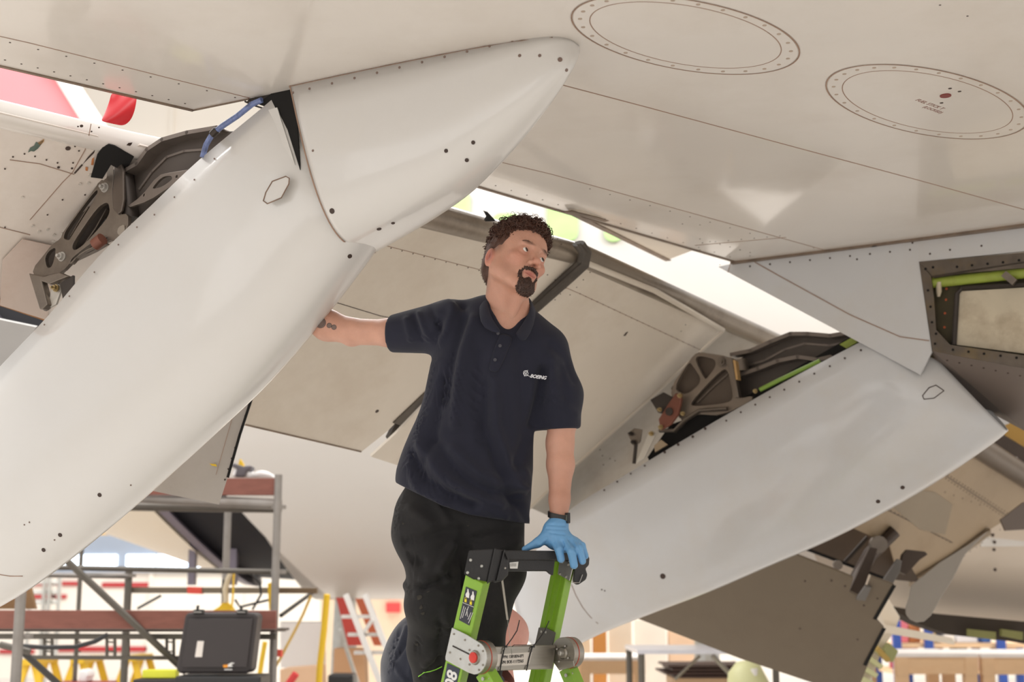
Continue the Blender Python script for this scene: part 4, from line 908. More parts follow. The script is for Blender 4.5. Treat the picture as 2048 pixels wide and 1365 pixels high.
# eyebrow hair
ev = []; ef = []; nb = 0
for s_ in (-1, 1):
    for _ in range(110):
        t = rng.uniform(0, 1); p = np.array([s_ * (.012 + .034 * t), .1005 - .013 * t ** 1.6, .0285 + .006 * math.sin(t * 2.6) + rng.normal() * .0016]); d = np.array([s_ * 1.0, -.25, .35 - .7 * t]) + rng.normal(size=3) * .2; d /= np.linalg.norm(d)
        e = np.array([0, 0, 1.]) * .0003; q = np.array([p - e, p + e, p + d * .0045 + e * .3, p + d * .006 - e * .3]); ev.append(hl(q)); ef.append(np.array([[0, 1, 2, 3]]) + nb); nb += 4
body_mesh('eyebrows', np.concatenate(ev), np.concatenate(ef), M_beard, man, kind='stuff')

# --- shirt
lo = np.array([Mp(760, 700)[0] - .03, 4.05, Mp(900, 1075)[2] - .05]); hi = np.array([Mp(1180, 700)[0] + .02, 4.95, Mp(900, 590)[2] + .12]); f = Field(lo, hi, .0048)
f.cone(Mp(992, 690, .01), Mp(985, 745, 0), .160, .186, .03, fl, .66)
f.cone(Mp(985, 745, 0), Mp(970, 815, 0), .186, .184, .03, fl, .66)
f.cone(Mp(970, 815, 0), Mp(941, 905, 0), .184, .187, .03, fl, .68)
f.cone(Mp(941, 905, 0), Mp(928, 965, 0), .187, .203, .03, fl, .70)
f.cone(Mp(928, 965, 0), Mp(955, 1060, 0), .203, .165, .04, fl, .75)
f.cone(Mp(900, 655, .03), Mp(1085, 695, .0), .068, .066, .04)
f.cone(Mp(895, 655, .04), Mp(770, 670, .10), .088, .0585, .04, UP, .97)
f.cone(Mp(1090, 705, .0), Mp(1122, 790, -.02), .074, .064, .035)
f.cone(Mp(1122, 790, -.02), Mp(1124, 880, -.035), .064, .058, .03)
f.cone(Mp(960, 650, .04), Mp(1060, 668, .03), .07, .055, .04)
f.cut(Mp(783, 672, .10), Mp(770, 670, .10) - Mp(900, 668, .04), .004)
# cuff of the right sleeve
sl, p = f.blk(Mp(1072, 960, -.25), Mp(1195, 800, .25)); n_ = Mp(1124, 880, -.035) - Mp(1120, 790, -.02); n_ /= np.linalg.norm(n_)
f.D[sl] = np.maximum(f.D[sl], (p - Mp(1124, 859, -.03)) @ n_)
# hem, higher on his right side
def hem_cut(x0, y0, x1, y1, xa, xb):
    a_, b_, c_ = Mp(x0, y0, -.1), Mp(x1, y1, -.1), Mp((x0 + x1) / 2, (y0 + y1) / 2 - 6, .3); n_ = np.cross(b_ - a_, c_ - a_); n_ /= np.linalg.norm(n_); n_ = -n_ if n_[2] > 0 else n_
    g0 = f.ax[0][:, None, None]; w_ = (g0 > Mp(xa, 900)[0]) & (g0 <= Mp(xb, 900)[0]); gg = np.meshgrid(*f.ax, indexing='ij', sparse=True)
    d = sum((gg[i] - a_[i]) * n_[i] for i in range(3)); f.D = np.where(w_, np.maximum(f.D, d), f.D).astype(np.float32)
hem_cut(780, 962, 885, 1012, 700, 885); hem_cut(885, 1012, 940, 1030, 885, 940); hem_cut(940, 1030, 1070, 1052, 940, 1068)
# neck opening
f.cone(Mp(1022, 560, -.03), Mp(1016, 612, -.03), .062, .056, .01, sub=True); f.cone(Mp(1014, 622, -.05), Mp(1018, 662, -.12), .046, .008, .01, sub=True)
SV, SF = f.net(); SV = smooth_mesh(SV, SF, 2)
folds = [([(880, 640), (868, 690), (866, 722)], 7, -.008), ([(905, 625), (890, 665), (872, 700)], 6, .006), ([(893, 596), (905, 612)], 10, .012), ([(915, 605), (925, 612)], 8, -.008),
    ([(838, 628), (862, 690)], 5, .006), ([(828, 634), (845, 690)], 5, -.006), ([(858, 612), (880, 660)], 6, -.006), ([(812, 640), (824, 690)], 5, .004),
    ([(945, 640), (925, 700), (915, 760), (910, 850)], 10, .009), ([(930, 640), (905, 720), (893, 800)], 9, -.009), ([(960, 700), (952, 800), (965, 880)], 11, -.007), ([(985, 760), (990, 850), (1015, 930), (1045, 985)], 10, .009),
    ([(975, 770), (972, 850), (995, 930), (1030, 1010)], 9, -.009), ([(1040, 700), (1046, 780), (1050, 860)], 12, -.005), ([(1088, 740), (1080, 800), (1068, 850)], 8, -.012), ([(1102, 720), (1108, 800)], 10, .006),
    ([(1100, 690), (1135, 720), (1150, 760)], 8, -.005), ([(870, 730), (850, 800), (835, 870)], 9, .008), ([(885, 760), (872, 850), (850, 920)], 9, -.008),
    ([(820, 905), (850, 960), (900, 990), (950, 1008)], 8, -.011), ([(812, 930), (840, 985), (890, 1008)], 8, .008), ([(840, 890), (880, 950), (940, 990), (1000, 1010)], 9, .010), ([(870, 880), (920, 950), (980, 985)], 9, -.008),
    ([(905, 900), (960, 950), (1030, 975)], 10, .008), ([(1000, 985), (1040, 1010), (1056, 1040)], 8, -.008), ([(1046, 945), (1060, 968), (1050, 980)], 9, .012), ([(1035, 990), (1058, 985)], 6, -.012), ([(960, 1015), (1010, 1035)], 7, .006),
    ([(1050, 880), (1030, 930)], 9, -.006), ([(1120, 800), (1150, 830)], 8, .004), ([(1125, 740), (1130, 800)], 9, -.005)]
SV = smooth_mesh(crease(SV, SF, [(a_, b_ * 1.2, c_ * 1.85) for a_, b_, c_ in folds]), SF, 2)
for k in range(3): pass
shirt = body_mesh('polo_shirt', SV, SF, M_shirt, man, label='navy short-sleeved polo shirt')
# front surface lookup for things sewn on the shirt
from mathutils.bvhtree import BVHTree
bvh = BVHTree.FromPolygons([Vector(v) for v in SV], SF.tolist())
def onshirt(x, y, off=.001):
    d = ray(x, y).normalized(); h_, n_, i_, _ = bvh.ray_cast(CAM, d)
    if h_ is None: return P(x, y, TM - .15)
    return h_ - d * off
def cloth_patch(name, rows, m, th_=.003, sub=2, par=shirt):
    nr, nc = len(rows), len(rows[0]); v = [Vector(p) for r in rows for p in r]; fcs = [[i * nc + j, i * nc + j + 1, (i + 1) * nc + j + 1, (i + 1) * nc + j] for i in range(nr - 1) for j in range(nc - 1)]
    o = mesh(name, v, fcs, m, par, smooth=True, sharp=180); q = o.modifiers.new('t', 'SOLIDIFY'); q.thickness = th_; q.offset = 0
    q = o.modifiers.new('s', 'SUBSURF'); q.levels = q.render_levels = sub; return o
WLOC[shirt] = WLOC[shirt]
# collar leaves and the stand around the neck
cl_in = [(1000, 660, -.128), (985, 640, -.115), (976, 615, -.075), (974, 592, -.02), (985, 583, .05), (1020, 582, .085), (1052, 588, .06), (1062, 602, .0), (1060, 622, -.05), (1045, 648, -.095), (1030, 668, -.125)]
cl_out = [(1002, 669, -.135), (965, 660, -.128), (957, 630, -.09), (959, 600, -.02), (975, 596, .07), (1020, 598, .11), (1062, 604, .08), (1074, 622, .0), (1069, 648, -.07), (1052, 690, -.125), (1034, 676, -.138)]
rows = [[Mp(*p) for p in cl_in], [(Mp(*a_) * .45 + Mp(*b_) * .55) + UP * .004 - FWD * .004 for a_, b_ in zip(cl_in, cl_out)], [Mp(*p) for p in cl_out]]
cloth_patch('collar', rows, mat('collar_rib', (30, 31, 47), .9, 0, .08, 12, bump=.3, bscale=600, sheen=.06), .004, 1)
# placket with buttons
b = [[onshirt(x, y, .003) for x, y in r] for r in (((1000, 664), (1012, 668), (1030, 672)), ((990, 690), (1003, 694), (1018, 697)), ((983, 715), (995, 718), (1008, 721)), ((974, 742), (985, 745), (996, 748)))]
cloth_patch('placket', b, M_shirt, .003, 1)
for x, y in ((996, 667), (1000, 692), (990, 720)):
    c = onshirt(x, y, .0065); bt = MB().disc(c, CAM - c, .0052, .0016, 16).done('button', mat('button', (58, 56, 64), .35, 0, 0), shirt)
# chest writing
M_white = mat('white_embroidery', (232, 232, 236), .6, 0, .02)
c0, c1 = onshirt(1058, 752, .004), onshirt(1094, 757, .004)
text('chest_lettering', 'BOEING', M_white, shirt, (c0 + c1) / 2 - Vector(FWD) * .004, c1 - c0, UP, .0148, .0006, .35, .0004, 'white embroidered BOEING lettering')
b = MB(); cc = onshirt(1051.5, 747, .006); xr = (c1 - c0).normalized(); yr = Vector(UP)
b.tube([cc + (xr * math.cos(a_) + yr * math.sin(a_)) * .0078 for a_ in np.linspace(0, 2 * math.pi, 24)[:-1]], .0009, 6, closed=True)
b.tube([cc + xr * x_ + yr * y_ for x_, y_ in ((-.004, -.010), (-.006, -.002), (.001, .008), (.007, .010), (.003, .002), (-.002, -.006))], .0009, 6)
b.tube([cc + xr * x_ + yr * y_ for x_, y_ in ((-.002, .001), (.004, -.005), (.012, -.0075), (.018, -.0085))], .0009, 6)
b.done('chest_emblem', M_white, shirt, smooth=True, label='white ring emblem with swoosh')
MB().tube([Vector(Mp(x, y, .10)) for x, y in ((776, 640), (772, 668), (782, 700))], .0015, 5).done('cuff_stitch', M_shirt, shirt)

# --- trousers
lo = np.array([Mp(770, 700)[0] - .03, 3.95, .82]); hi = np.array([Mp(1070, 700)[0] + .05, 4.95, Mp(900, 960)[2] + .05]); f = Field(lo, hi, .0055)
f.cone(Mp(925, 990, .01), Mp(925, 1035, .01), .172, .176, .03, fl, .68)
f.cone(Mp(852, 1030, 0), Mp(852, 1065, -.03), .100, .103, .03)
f.cone(Mp(852, 1065, -.03), Mp(868, 1150, -.09), .100, .080, .03)
f.cone(Mp(866, 1150, -.09), Mp(866, 1205, -.11), .078, .085, .015); f.ell(Mp(824, 1172, -.09), (.03, .03, .022), .01)
f.cone(Mp(868, 1215, -.10), Mp(862, 1300, -.04), .084, .070, .03)
f.cone(Mp(862, 1300, -.04), Mp(868, 1400, .02), .070, .056, .03)
f.cone(Mp(868, 1400, .02), Mp(872, 1560, .05), .056, .058, .03)
f.cone(Mp(980, 1040, 0), Mp(986, 1140, -.01), .106, .100, .03)
f.cone(Mp(986, 1140, -.01), Mp(966, 1215, -.0), .098, .084, .03)
f.cone(Mp(966, 1215, .0), Mp(960, 1310, .03), .082, .074, .03)
f.cone(Mp(960, 1310, .03), Mp(955, 1560, .05), .072, .056, .03)
TV, TF = f.net(); TV = smooth_mesh(TV, TF, 2)
folds = [([(800, 1000), (790, 1050), (787, 1070)], 8, .008), ([(800, 1085), (840, 1078), (900, 1060)], 8, -.007), ([(795, 1110), (840, 1125)], 9, -.010), ([(905, 1090), (880, 1140), (895, 1160)], 7, .010), ([(812, 1140), (830, 1165), (870, 1160)], 7, .010),
    ([(814, 1155), (850, 1175), (900, 1150)], 6, -.011), ([(818, 1170), (815, 1182)], 6, .014), ([(835, 1190), (870, 1182), (905, 1195)], 8, .006), ([(820, 1235), (835, 1300)], 8, -.006), ([(890, 1220), (900, 1280)], 8, .007), ([(880, 1250), (880, 1340)], 8, -.007),
    ([(925, 1060), (935, 1100)], 9, -.009), ([(950, 1080), (1040, 1060)], 9, -.007), ([(960, 1110), (1040, 1085)], 9, .006), ([(970, 1160), (1030, 1150)], 9, -.006), ([(850, 1330), (890, 1300)], 7, .006), ([(840, 1355), (880, 1320)], 6, -.006), ([(870, 1000), (900, 1050)], 9, .006), ([(820, 1020), (860, 1050)], 9, .005)]
TV = smooth_mesh(crease(TV, TF, [(a_, b_ * 1.15, c_ * 1.8) for a_, b_, c_ in folds]), TF, 2)
trous = body_mesh('trousers', TV, TF, M_trous, man, label='dusty black work trousers')
tb_ = BVHTree.FromPolygons([Vector(v) for v in TV], TF.tolist())
def ontr(x, y, off=.002):
    d = ray(x, y).normalized(); h_ = tb_.ray_cast(CAM, d)[0]; return (h_ - d * off) if h_ is not None else P(x, y, TM - .08)
MB().tube([ontr(x, y) for x, y in ((837, 1354), (848, 1346), (860, 1344), (872, 1340), (884, 1334))], .0016, 6).done('piping', mat('lime_piping', (150, 220, 70), .5), trous, smooth=True, label='lime green piping')
M_dust = mat('dust_mark', (54, 50, 45), .95, 0, .3, 60)
for cx, cy, rx, ry in ((838, 1196, 5, 6), (846, 1228, 4, 3), (842, 1215, 3, 5), (856, 1184, 3, 2), (834, 1290, 3, 3), (806, 1048, 2, 2), (936, 1052, 2, 1.5)):
    pts = [ontr(cx + rx * math.cos(a_) * (1 + .35 * math.sin(3 * a_ + cx)), cy + ry * math.sin(a_) * (1 + .3 * math.sin(2 * a_ + cy)), .0015) for a_ in [2 * math.pi * i / 12 for i in range(12)]]
    MB().prism(pts, -ray(cx, cy) * .0004).done('dust_mark', M_dust, trous)
# boots, standing on a rung of the far ladder section (below the frame)
for x_, d_ in ((870, .02), (956, .04)):
    a_ = Vector(Mp(x_, 1560, d_)); b = MB().tube([a_ + Vector((0, .03, .02)), a_ + Vector((0, .02, -.05)), a_ + Vector((0, -.06, -.085)), a_ + Vector((0, -.15, -.09)), a_ + Vector((0, -.19, -.095))], [.052, .05, .05, .045, .025], 14)
    b.done('boot', M_black, man, smooth=True)

# --- gloved hand on the ladder top
f = Field(Mp(1030, 1145, -.35) - .02, Mp(1190, 1030, .05) + .03, .0022); G = -.14
f.cone(Mp(1117, 1046, -.12), Mp(1111, 1060, -.13), .0300, .033, .01)
f.cone(Mp(1111, 1060, -.13), Mp(1114, 1082, -.15), .034, .036, .02, FWD * .6 + UP * .8, .75)
f.cone(Mp(1105, 1075, -.14), Mp(1130, 1092, -.17), .026, .022, .015); f.cone(Mp(1120, 1072, -.14), Mp(1150, 1092, -.17), .026, .02, .015)
fing = [[(1110, 1084, -.17), (1118, 1100, -.20), (1122, 1119, -.205)], [(1128, 1082, -.17), (1143, 1104, -.215), (1148, 1131, -.215)], [(1143, 1082, -.16), (1158, 1098, -.205), (1165, 1123, -.205)], [(1150, 1082, -.15), (1164, 1092, -.185), (1171, 1113, -.185)]]
for q, r_ in zip(fing, (.0125, .0130, .0120, .0105)):
    f.cone(Mp(*q[0]), Mp(*q[1]), r_ * 1.12, r_ * 1.02, .008); f.cone(Mp(*q[1]), Mp(*q[2]), r_ * 1.02, r_ * .92, .004)
f.cone(Mp(1100, 1068, -.14), Mp(1076, 1086, -.165), .0215, .0145, .012); f.cone(Mp(1076, 1086, -.165), Mp(1049, 1099, -.175), .0140, .0085, .008)
GV, GF = f.net(); GV = smooth_mesh(GV, GF, 1)
GV = crease(GV, GF, [([(1095, 1050), (1130, 1052)], 2.5, -.002), ([(1094, 1058), (1132, 1060)], 2.5, -.002), ([(1100, 1066), (1128, 1070)], 2.5, -.002), ([(1106, 1076), (1112, 1096)], 3, -.0025), ([(1124, 1084), (1132, 1104)], 2.5, -.004), ([(1138, 1080), (1152, 1102)], 2.5, -.004), ([(1152, 1082), (1162, 1100)], 2.5, -.003), ([(1096, 1076), (1080, 1090)], 3, .002)])
body_mesh('glove', GV, GF, M_glove, man, label='thin blue rubber glove gripping the ladder top')
MB().tube([Vector(Mp(1117, 1043, -.12)) + Vector(RT) * (.0315 * math.cos(a_)) + Vector(FWD) * (.030 * math.sin(a_)) for a_ in np.linspace(0, 2 * math.pi, 30)[:-1]], .0022, 8, closed=True).done('glove_cuff', M_glove, man, smooth=True)
wt = Vector(Mp(1118, 1033, -.115)); e1 = Vector(RT); e2 = Vector(FWD); ax = Vector(UP) + e1 * -.25
b = MB(); ring = [wt + e1 * (.0315 * math.cos(a_)) + e2 * (.030 * math.sin(a_)) + Vector(UP) * (-.006 * math.cos(a_)) for a_ in np.linspace(0, 2 * math.pi, 36)[:-1]]
vv = []; ff = []
for i, c in enumerate(ring):
    out_ = (c - wt).normalized()
    for (o_, z_) in ((0, -.009), (.003, -.009), (.003, .009), (0, .009)): vv.append(c + out_ * o_ + Vector(UP) * z_)
nn_ = len(ring)
for i in range(nn_):
    for k in range(4): ff.append([i * 4 + k, i * 4 + (k + 1) % 4, ((i + 1) % nn_) * 4 + (k + 1) % 4, ((i + 1) % nn_) * 4 + k])
ws = mesh('wristwatch', vv, ff, M_black, man, smooth=True, label='black digital watch with plastic strap')
Rw = Matrix.Rotation(math.radians(-52), 3, 'Z')
wc = Vector(Mp(1133, 1037, -.135)); MB().box(wc, (.026, .010, .032), Rw).done('watch_case', M_black, ws, bevel=.002)
MB().box(wc + Rw @ Vector((0, -.0055, 0)), (.018, .002, .018), Rw).done('watch_display', mat('lcd', (110, 112, 104), .2), ws)

# ------------------------------------------------------------------ second man, bending behind
TM2 = 5.15
def Np(x, y, d=0.0): return np.array(P(x, y, TM2 + d))
man2 = thing('person', 'second man bending down behind the ladder, bald, dark navy top', 'person', Np(830, 1365))
h2, h2inv = headframe(1002, 1268, 5.25, 1.3, -.9, .3, 1.0)
f = head_field(h2inv(Np(1000, 1400, .05)), .0032, lids=False); V2, F2 = f.net(); V2 = h2(smooth_mesh(V2, F2, 1))
f = Field(np.array([Np(860, 1300)[0], 4.85, Np(900, 1420)[2]]), np.array([Np(1060, 1300)[0], 5.6, Np(900, 1080)[2] + .05]), .006)
f.cone(Np(893, 1115, -.12), Np(889, 1180, -.08), .030, .036, .02); f.cone(Np(889, 1180, -.08), Np(885, 1290, 0), .038, .044, .02); f.ell(Np(895, 1096, -.13), (.03, .03, .035), .02)
f.cone(Np(885, 1290, 0), Np(860, 1400, .03), .05, .06, .03); f.cone(Np(1000, 1400, .05), Np(900, 1420, .05), .07, .12, .03)
for i in range(4): f.cone(Np(884 + i * 7, 1095, -.13), Np(882 + i * 9, 1075, -.14), .009, .008, .006)
f.cone(Np(905, 1105, -.13), Np(917, 1092, -.14), .010, .008, .006)
V3, F3 = f.net(); V3 = smooth_mesh(V3, F3, 1); c2 = np.tile(np.array(sc(222, 164, 150)[:3]), (len(V2) + len(V3), 1))
pv = topx(V2); rim = (pv[:, 0] > 1042) & (pv[:, 1] < 1300)
body_mesh('body', np.concatenate([V2, V3]), np.concatenate([F2, F3 + len(V2)]), M_skin, man2, c2)
f = Field(np.array([Np(740, 1300)[0], 4.8, .95]), np.array([Np(1010, 1300)[0], 5.75, Np(900, 1200)[2] + .1]), .007)
f.cone(Np(858, 1320, .12), Np(856, 1500, .1), .165, .19, .05, fl, .8); f.cone(Np(835, 1300, .05), Np(815, 1390, 0), .10, .09, .05); f.cone(Np(890, 1300, .05), Np(985, 1410, .05), .11, .09, .05); f.cone(Np(855, 1280, .08), Np(850, 1330, .1), .10, .15, .05)
V4, F4 = f.net(); V4 = smooth_mesh(V4, F4, 2); V4 = crease(V4, F4, [([(812, 1255), (795, 1300), (778, 1345)], 5, .007), ([(800, 1262), (786, 1300)], 6, -.008), ([(815, 1285), (790, 1320), (775, 1300)], 4, -.010), ([(782, 1318), (800, 1350), (812, 1365)], 5, .008), ([(825, 1300), (820, 1350)], 6, .006)])
body_mesh('jumper', V4, F4, mat('navy_jumper', (34, 38, 54), .8, 0, .1, 8, bump=.15, bscale=400, sheen=.3), man2, label='dark navy long top')
f = Field(np.array([Np(760, 1300)[0], 4.8, .0]), np.array([Np(960, 1300)[0], 5.8, 1.15]), .012)
for s_ in (-.1, .1):
    c_ = Np(856, 1500, .1); f.cone((c_[0] + s_, c_[1], 1.05), (c_[0] + s_, c_[1] - .05, .5), .11, .075, .05); f.cone((c_[0] + s_, c_[1] - .05, .5), (c_[0] + s_, c_[1], .05), .075, .055, .03); f.cone((c_[0] + s_, c_[1] + .02, .05), (c_[0] + s_, c_[1] - .15, .045), .045, .04, .02)
V5, F5 = f.net(); body_mesh('trousers', smooth_mesh(V5, F5, 2), F5, M_trous, man2)

# ------------------------------------------------------------------ green combination ladder
M_lg = mat('ladder_green', (132, 176, 44), .42, 0, .04, 6, (90, 120, 30), .3, 9, coat=.2)
M_silver = mat('hinge_plate_metal', (196, 196, 192), .35, .6, .06, 20, (150, 140, 120), .4, 12)
M_alu = mat('brushed_aluminium', (158, 152, 142), .35, .8, .06, 12, stretch=(1, 1, 12))
M_redb = mat('red_button', (206, 50, 36), .35)
M_cap = mat('cap_plastic', (36, 35, 36), .5, 0, .08, 14, bump=.15, bscale=200)
lad = thing('stepladder', 'lime green folding stepladder with black top cap under the gloved hand', 'ladder', (P(1040, 1350, 4.2).x, 4.15, 0))
HX = Vector((.7, .714, 0))
def rail(a, b, c, d):
    a, b, c, d = Vector(a), Vector(b), Vector(c), Vector(d); e = a + c - b; dr = d - b; dr = dr * (b.z / -dr.z)
    o = MB().prism([a, b, c, e], dr).done('rail', M_lg, lad, bevel=.003)
    ft = b + dr; MB().box((a + c) / 2 + dr + Vector((0, 0, .03)), (.07, .09, .06)).done('foot', M_cap, lad, bevel=.006)
    return o, a, b, dr, e
La, Lb, Lc, Ld = P(931, 1150, 4.10), P(966, 1168, 4.06), P(981, 1163, 4.13), P(920, 1365, 4.10)
rl, a_, b_, drl, el_ = rail(La, Lb, Lc, Ld)
Ra, Rb, Rc, Rd = P(1107, 1120, 4.41), P(1137, 1130, 4.33), P(1151, 1128, 4.36), P(1088, 1365, 4.37)
rr_, a2, b2, drr, er_ = rail(Ra, Rb, Rc, Rd)
nL = (Lb - La).cross(drl).normalized(); nL = nL if nL.dot(CAM - La) > 0 else -nL
nLs = (Lc - Lb).cross(drl).normalized(); nLs = nLs if nLs.dot(CAM - Lb) > 0 else -nLs
nR = (Rb - Ra).cross(drr).normalized(); nR = nR if nR.dot(CAM - Ra) > 0 else -nR
def onL(x, y, o=0): return on(x, y, La + nL * o, nL)
def onR(x, y, o=0): return on(x, y, Ra + nR * o, nR)
for o1 in (.33, .70):
    p = Ra.lerp(Rb, o1); MB().bar(p, p + drr * .98, .003, .004, nR).done('rail_bead', M_lg, rr_)
def rivet(x, y, pl, n_, par, r=.0045, m=M_chrome):
    c = pl(x, y); MB().tube([c - n_ * .001, c + n_ * .002, c + n_ * .004], [r * 1.2, r * 1.15, r * .5], 12).done('rivet', m, par, smooth=True, sharp=30)
# silver plates on the right rail
pt = MB().prism([onR(*p, .001) for p in ((1121, 1121), (1137, 1124), (1148, 1130), (1140, 1162), (1117, 1149))], nR * .003).done('rail_plate', M_silver, lad)
for x, y in ((1125, 1124), (1137, 1129), (1120, 1148), (1132, 1154)): rivet(x, y, lambda x, y: onR(x, y, .004), nR, pt)
pt = MB().prism([onR(*p, .003) for p in ((1079, 1256), (1094, 1257), (1112, 1266), (1106, 1292), (1071, 1292))], nR * .003).done('rail_plate', mat('plate_grey', (140, 136, 130), .4, .6), lad)
for x, y in ((1083, 1264), (1092, 1265)): rivet(x, y, lambda x, y: onR(x, y, .006), nR, pt, .004)
rivet(1102, 1333, lambda x, y: onR(x, y, .0), nR, rr_, .005)
# safety sticker on the left rail
st = MB().prism([onL(*p, .0008) for p in ((932, 1174), (954, 1183), (939, 1252), (918, 1241))], nL * .0006).done('sticker', mat('sticker_dark', (38, 40, 52), .4), lad, label='dark safety sticker with white glove symbols')
onS = lambda x, y: onL(x, y, .0018)
wS = mat('sticker_white', (226, 224, 220), .5); yS = mat('sticker_yellow', (226, 206, 44), .5)
for cx, cy in ((935, 1189), (945, 1194)):
    b = MB(); b.prism([onS(cx - 3, cy + 6), onS(cx + 3, cy + 8), onS(cx + 4, cy - 1), onS(cx + 3, cy - 3), onS(cx + 2, cy - 10), onS(cx, cy - 10.5), onS(cx - .5, cy - 4), onS(cx - 2, cy - 3), onS(cx - 4, cy + 1)], nL * .0004); b.done('glove_symbol', wS, st)
for cx, cy in ((931, 1202), (941.5, 1207)):
    MB().prism([onS(cx - 2.2, cy + 2.5), onS(cx + 2, cy + 4), onS(cx + 2.6, cy - 2), onS(cx - 1.6, cy - 3.5)], nL * .0004).done('lock_symbol', yS, st)
    q = [onS(cx + x, cy + y) for x, y in ((-1.4, -3), (-1.2, -6), (.6, -6.4), (1.6, -5), (1.6, -2.4))]; MB().tube(q, .0007, 5).done('lock_symbol', yS, st)
MB().strip([onS(925.5, 1206), onS(947.5, 1215)], .0012, nL, .0004).done('divider', wS, st)
for x0, y0, x1, y1 in ((928, 1213, 921, 1238), (931, 1216, 925, 1236), (937, 1214, 931, 1232), (934, 1219, 935, 1234), (946, 1226, 937, 1247), (942, 1226, 936, 1240)):
    MB().strip([onS(x0, y0), onS(x1, y1)], .0016, nL, .0003).done('print_line', wS, st)
up_ = -drl.normalized(); xr_ = (Lb - La).normalized()
st = MB().prism([onL(*p, .0008) for p in ((895, 1327), (920, 1339), (908, 1395), (884, 1383))], nL * .0006).done('sticker', mat('sticker_navy', (44, 50, 68), .4), lad, label='navy sticker with big white figures')
text('sticker_text', '08', wS, st, onL(903, 1360, .002), up_ * 1.0, -xr_, .052, .0004, 0, .0014)
# hinges
def slab(c, nrm, upv, pts, th_):
    nrm = Vector(nrm).normalized(); u = Vector(upv); u = (u - nrm * u.dot(nrm)).normalized(); r = u.cross(nrm); return [c + r * x + u * y for x, y in pts], nrm * th_
def onh_(x, y, o=0): return on(x, y, P(950, 1316, 4.045) - HX * o, HX)
arc = [(950 + 25 * math.cos(math.radians(t)), 1316 + 34 * math.sin(math.radians(t))) for t in range(-55, 100, 12)]
pl_ = MB().prism([onh_(*p) for p in [(906, 1256), (935, 1270)] + arc + [(938, 1346), (893, 1321), (893, 1314)]], -HX * .005).done('hinge_plate', M_silver, lad, bevel=.0015, label='scratched silver hinge plate')
for x, y in ((908, 1269), (930, 1281), (900, 1306), (921, 1319), (939, 1301), (966, 1303), (939, 1330), (966, 1331), (957, 1292), (958, 1341)): rivet(x, y, lambda x, y: onh_(x, y, .005), -HX, pl_, .0026, M_alu)
cR = onh_(950, 1316, .005)
MB().tube([cR, cR - HX * .006], [.0215, .0185], 24).done('button_collar', M_alu, pl_, smooth=True, sharp=30)
MB().tube([cR - HX * .004, cR - HX * .010, cR - HX * .0115], [.0155, .0150, .011], 24).done('release_button', M_redb, lad, smooth=True, sharp=40, label='round red release button')
MB().strip([onh_(906, 1293, .005), onh_(938, 1309, .005)], .004, -HX, .0015).done('slot', M_steeld, pl_)
ctr = P(950, 1316, 4.045)
MB().tube([ctr, ctr + HX * .020], .047, 32).done('hinge_drum', M_alu, lad, smooth=True, sharp=30)
MB().tube([ctr + HX * .020, ctr + HX * .023], .0478, 32).done('drum_ring', mat('ring_red', (176, 66, 44), .5), lad, smooth=True, sharp=30)
MB().tube([ctr + HX * .023, ctr + HX * .045], .047, 32).done('hinge_drum', M_alu, lad, smooth=True, sharp=30)
c2_ = P(1126, 1307, 4.30)
MB().tube([c2_, c2_ + HX * .020], .047, 32).done('hinge_drum', M_alu, lad, smooth=True, sharp=30)
MB().tube([c2_ + HX * .02, c2_ + HX * .023], .0478, 32).done('drum_ring', mat('ring_red', (176, 66, 44), .5), lad, smooth=True, sharp=30)
MB().tube([c2_ + HX * .023, c2_ + HX * .045], .047, 32).done('hinge_drum', M_alu, lad, smooth=True, sharp=30)
dp = MB().prism([on(x, y, c2_, HX) for x, y in ((1106, 1322), (1120, 1342), (1150, 1334), (1148, 1322))], -HX * .004).done('hinge_plate', M_alu, lad, bevel=.001)
MB().tube([c2_ - HX * .001, c2_ - HX * .006], [.019, .015], 24).done('axle_collar', M_alu, dp, smooth=True, sharp=30)
MB().tube([c2_ - HX * .005, c2_ - HX * .016, c2_ - HX * .018], [.009, .008, .005], 16).done('axle_nut', M_chrome, dp, smooth=True, sharp=30)
for x, y in ((1114, 1299), (1118, 1324), (1136, 1317), (1130, 1293)): rivet(x, y, lambda x, y: on(x, y, c2_ - HX * .004, HX), -HX, dp, .003)
# spreader bar with its label
def onb(x, y, o=0): return on(x, y, P(985, 1318, 4.09) - nB * o, nB)
nB = (P(1108, 1314, 4.31) - P(985, 1318, 4.09)).cross(Vector((0, 0, 1))).normalized(); nB = -nB if nB.dot(CAM - P(985, 1318, 4.09)) < 0 else nB
nB = -nB   # away from the viewer
def onb(x, y, o=0): return on(x, y, P(985, 1318, 4.09) - nB * o, nB)
bar = MB().prism([onb(*p) for p in ((974, 1295), (1112, 1291), (1106, 1339), (974, 1343))], nB * .03).done('spreader_bar', M_alu, lad, bevel=.002)
for y0, y1 in ((1303, 1299), (1334, 1331)): MB().strip([onb(986, y0, .001), onb(1104, y1, .001)], .002, -nB, .0012).done('bar_ridge', M_alu, bar)
lb = MB().prism([onb(*p, .001) for p in ((988, 1310), (1064, 1305), (1058, 1330), (987, 1334))], -nB * .0006).done('asset_label', mat('label_cream', (214, 206, 196), .5, 0, .03), lad, label='cream label printed with part and serial number')
ink = mat('ink', (30, 28, 28), .6); xt = onb(1060, 1312.5) - onb(990, 1316.5)
text('label_print', 'P/N: 13810EN-071', ink, lb, onb(1027, 1314.2, .0022), xt, UP, .0125, .0002, .15, .0002)
text('label_print', 'S/N: BOE-11172565', ink, lb, onb(1025, 1324.6, .0022), xt, UP, .0125, .0002, .15, .0002)
MB().strip([onb(988, 1325, .002), onb(994, 1325, .002)], .001, -nB, .0003).done('label_print', ink, lb)
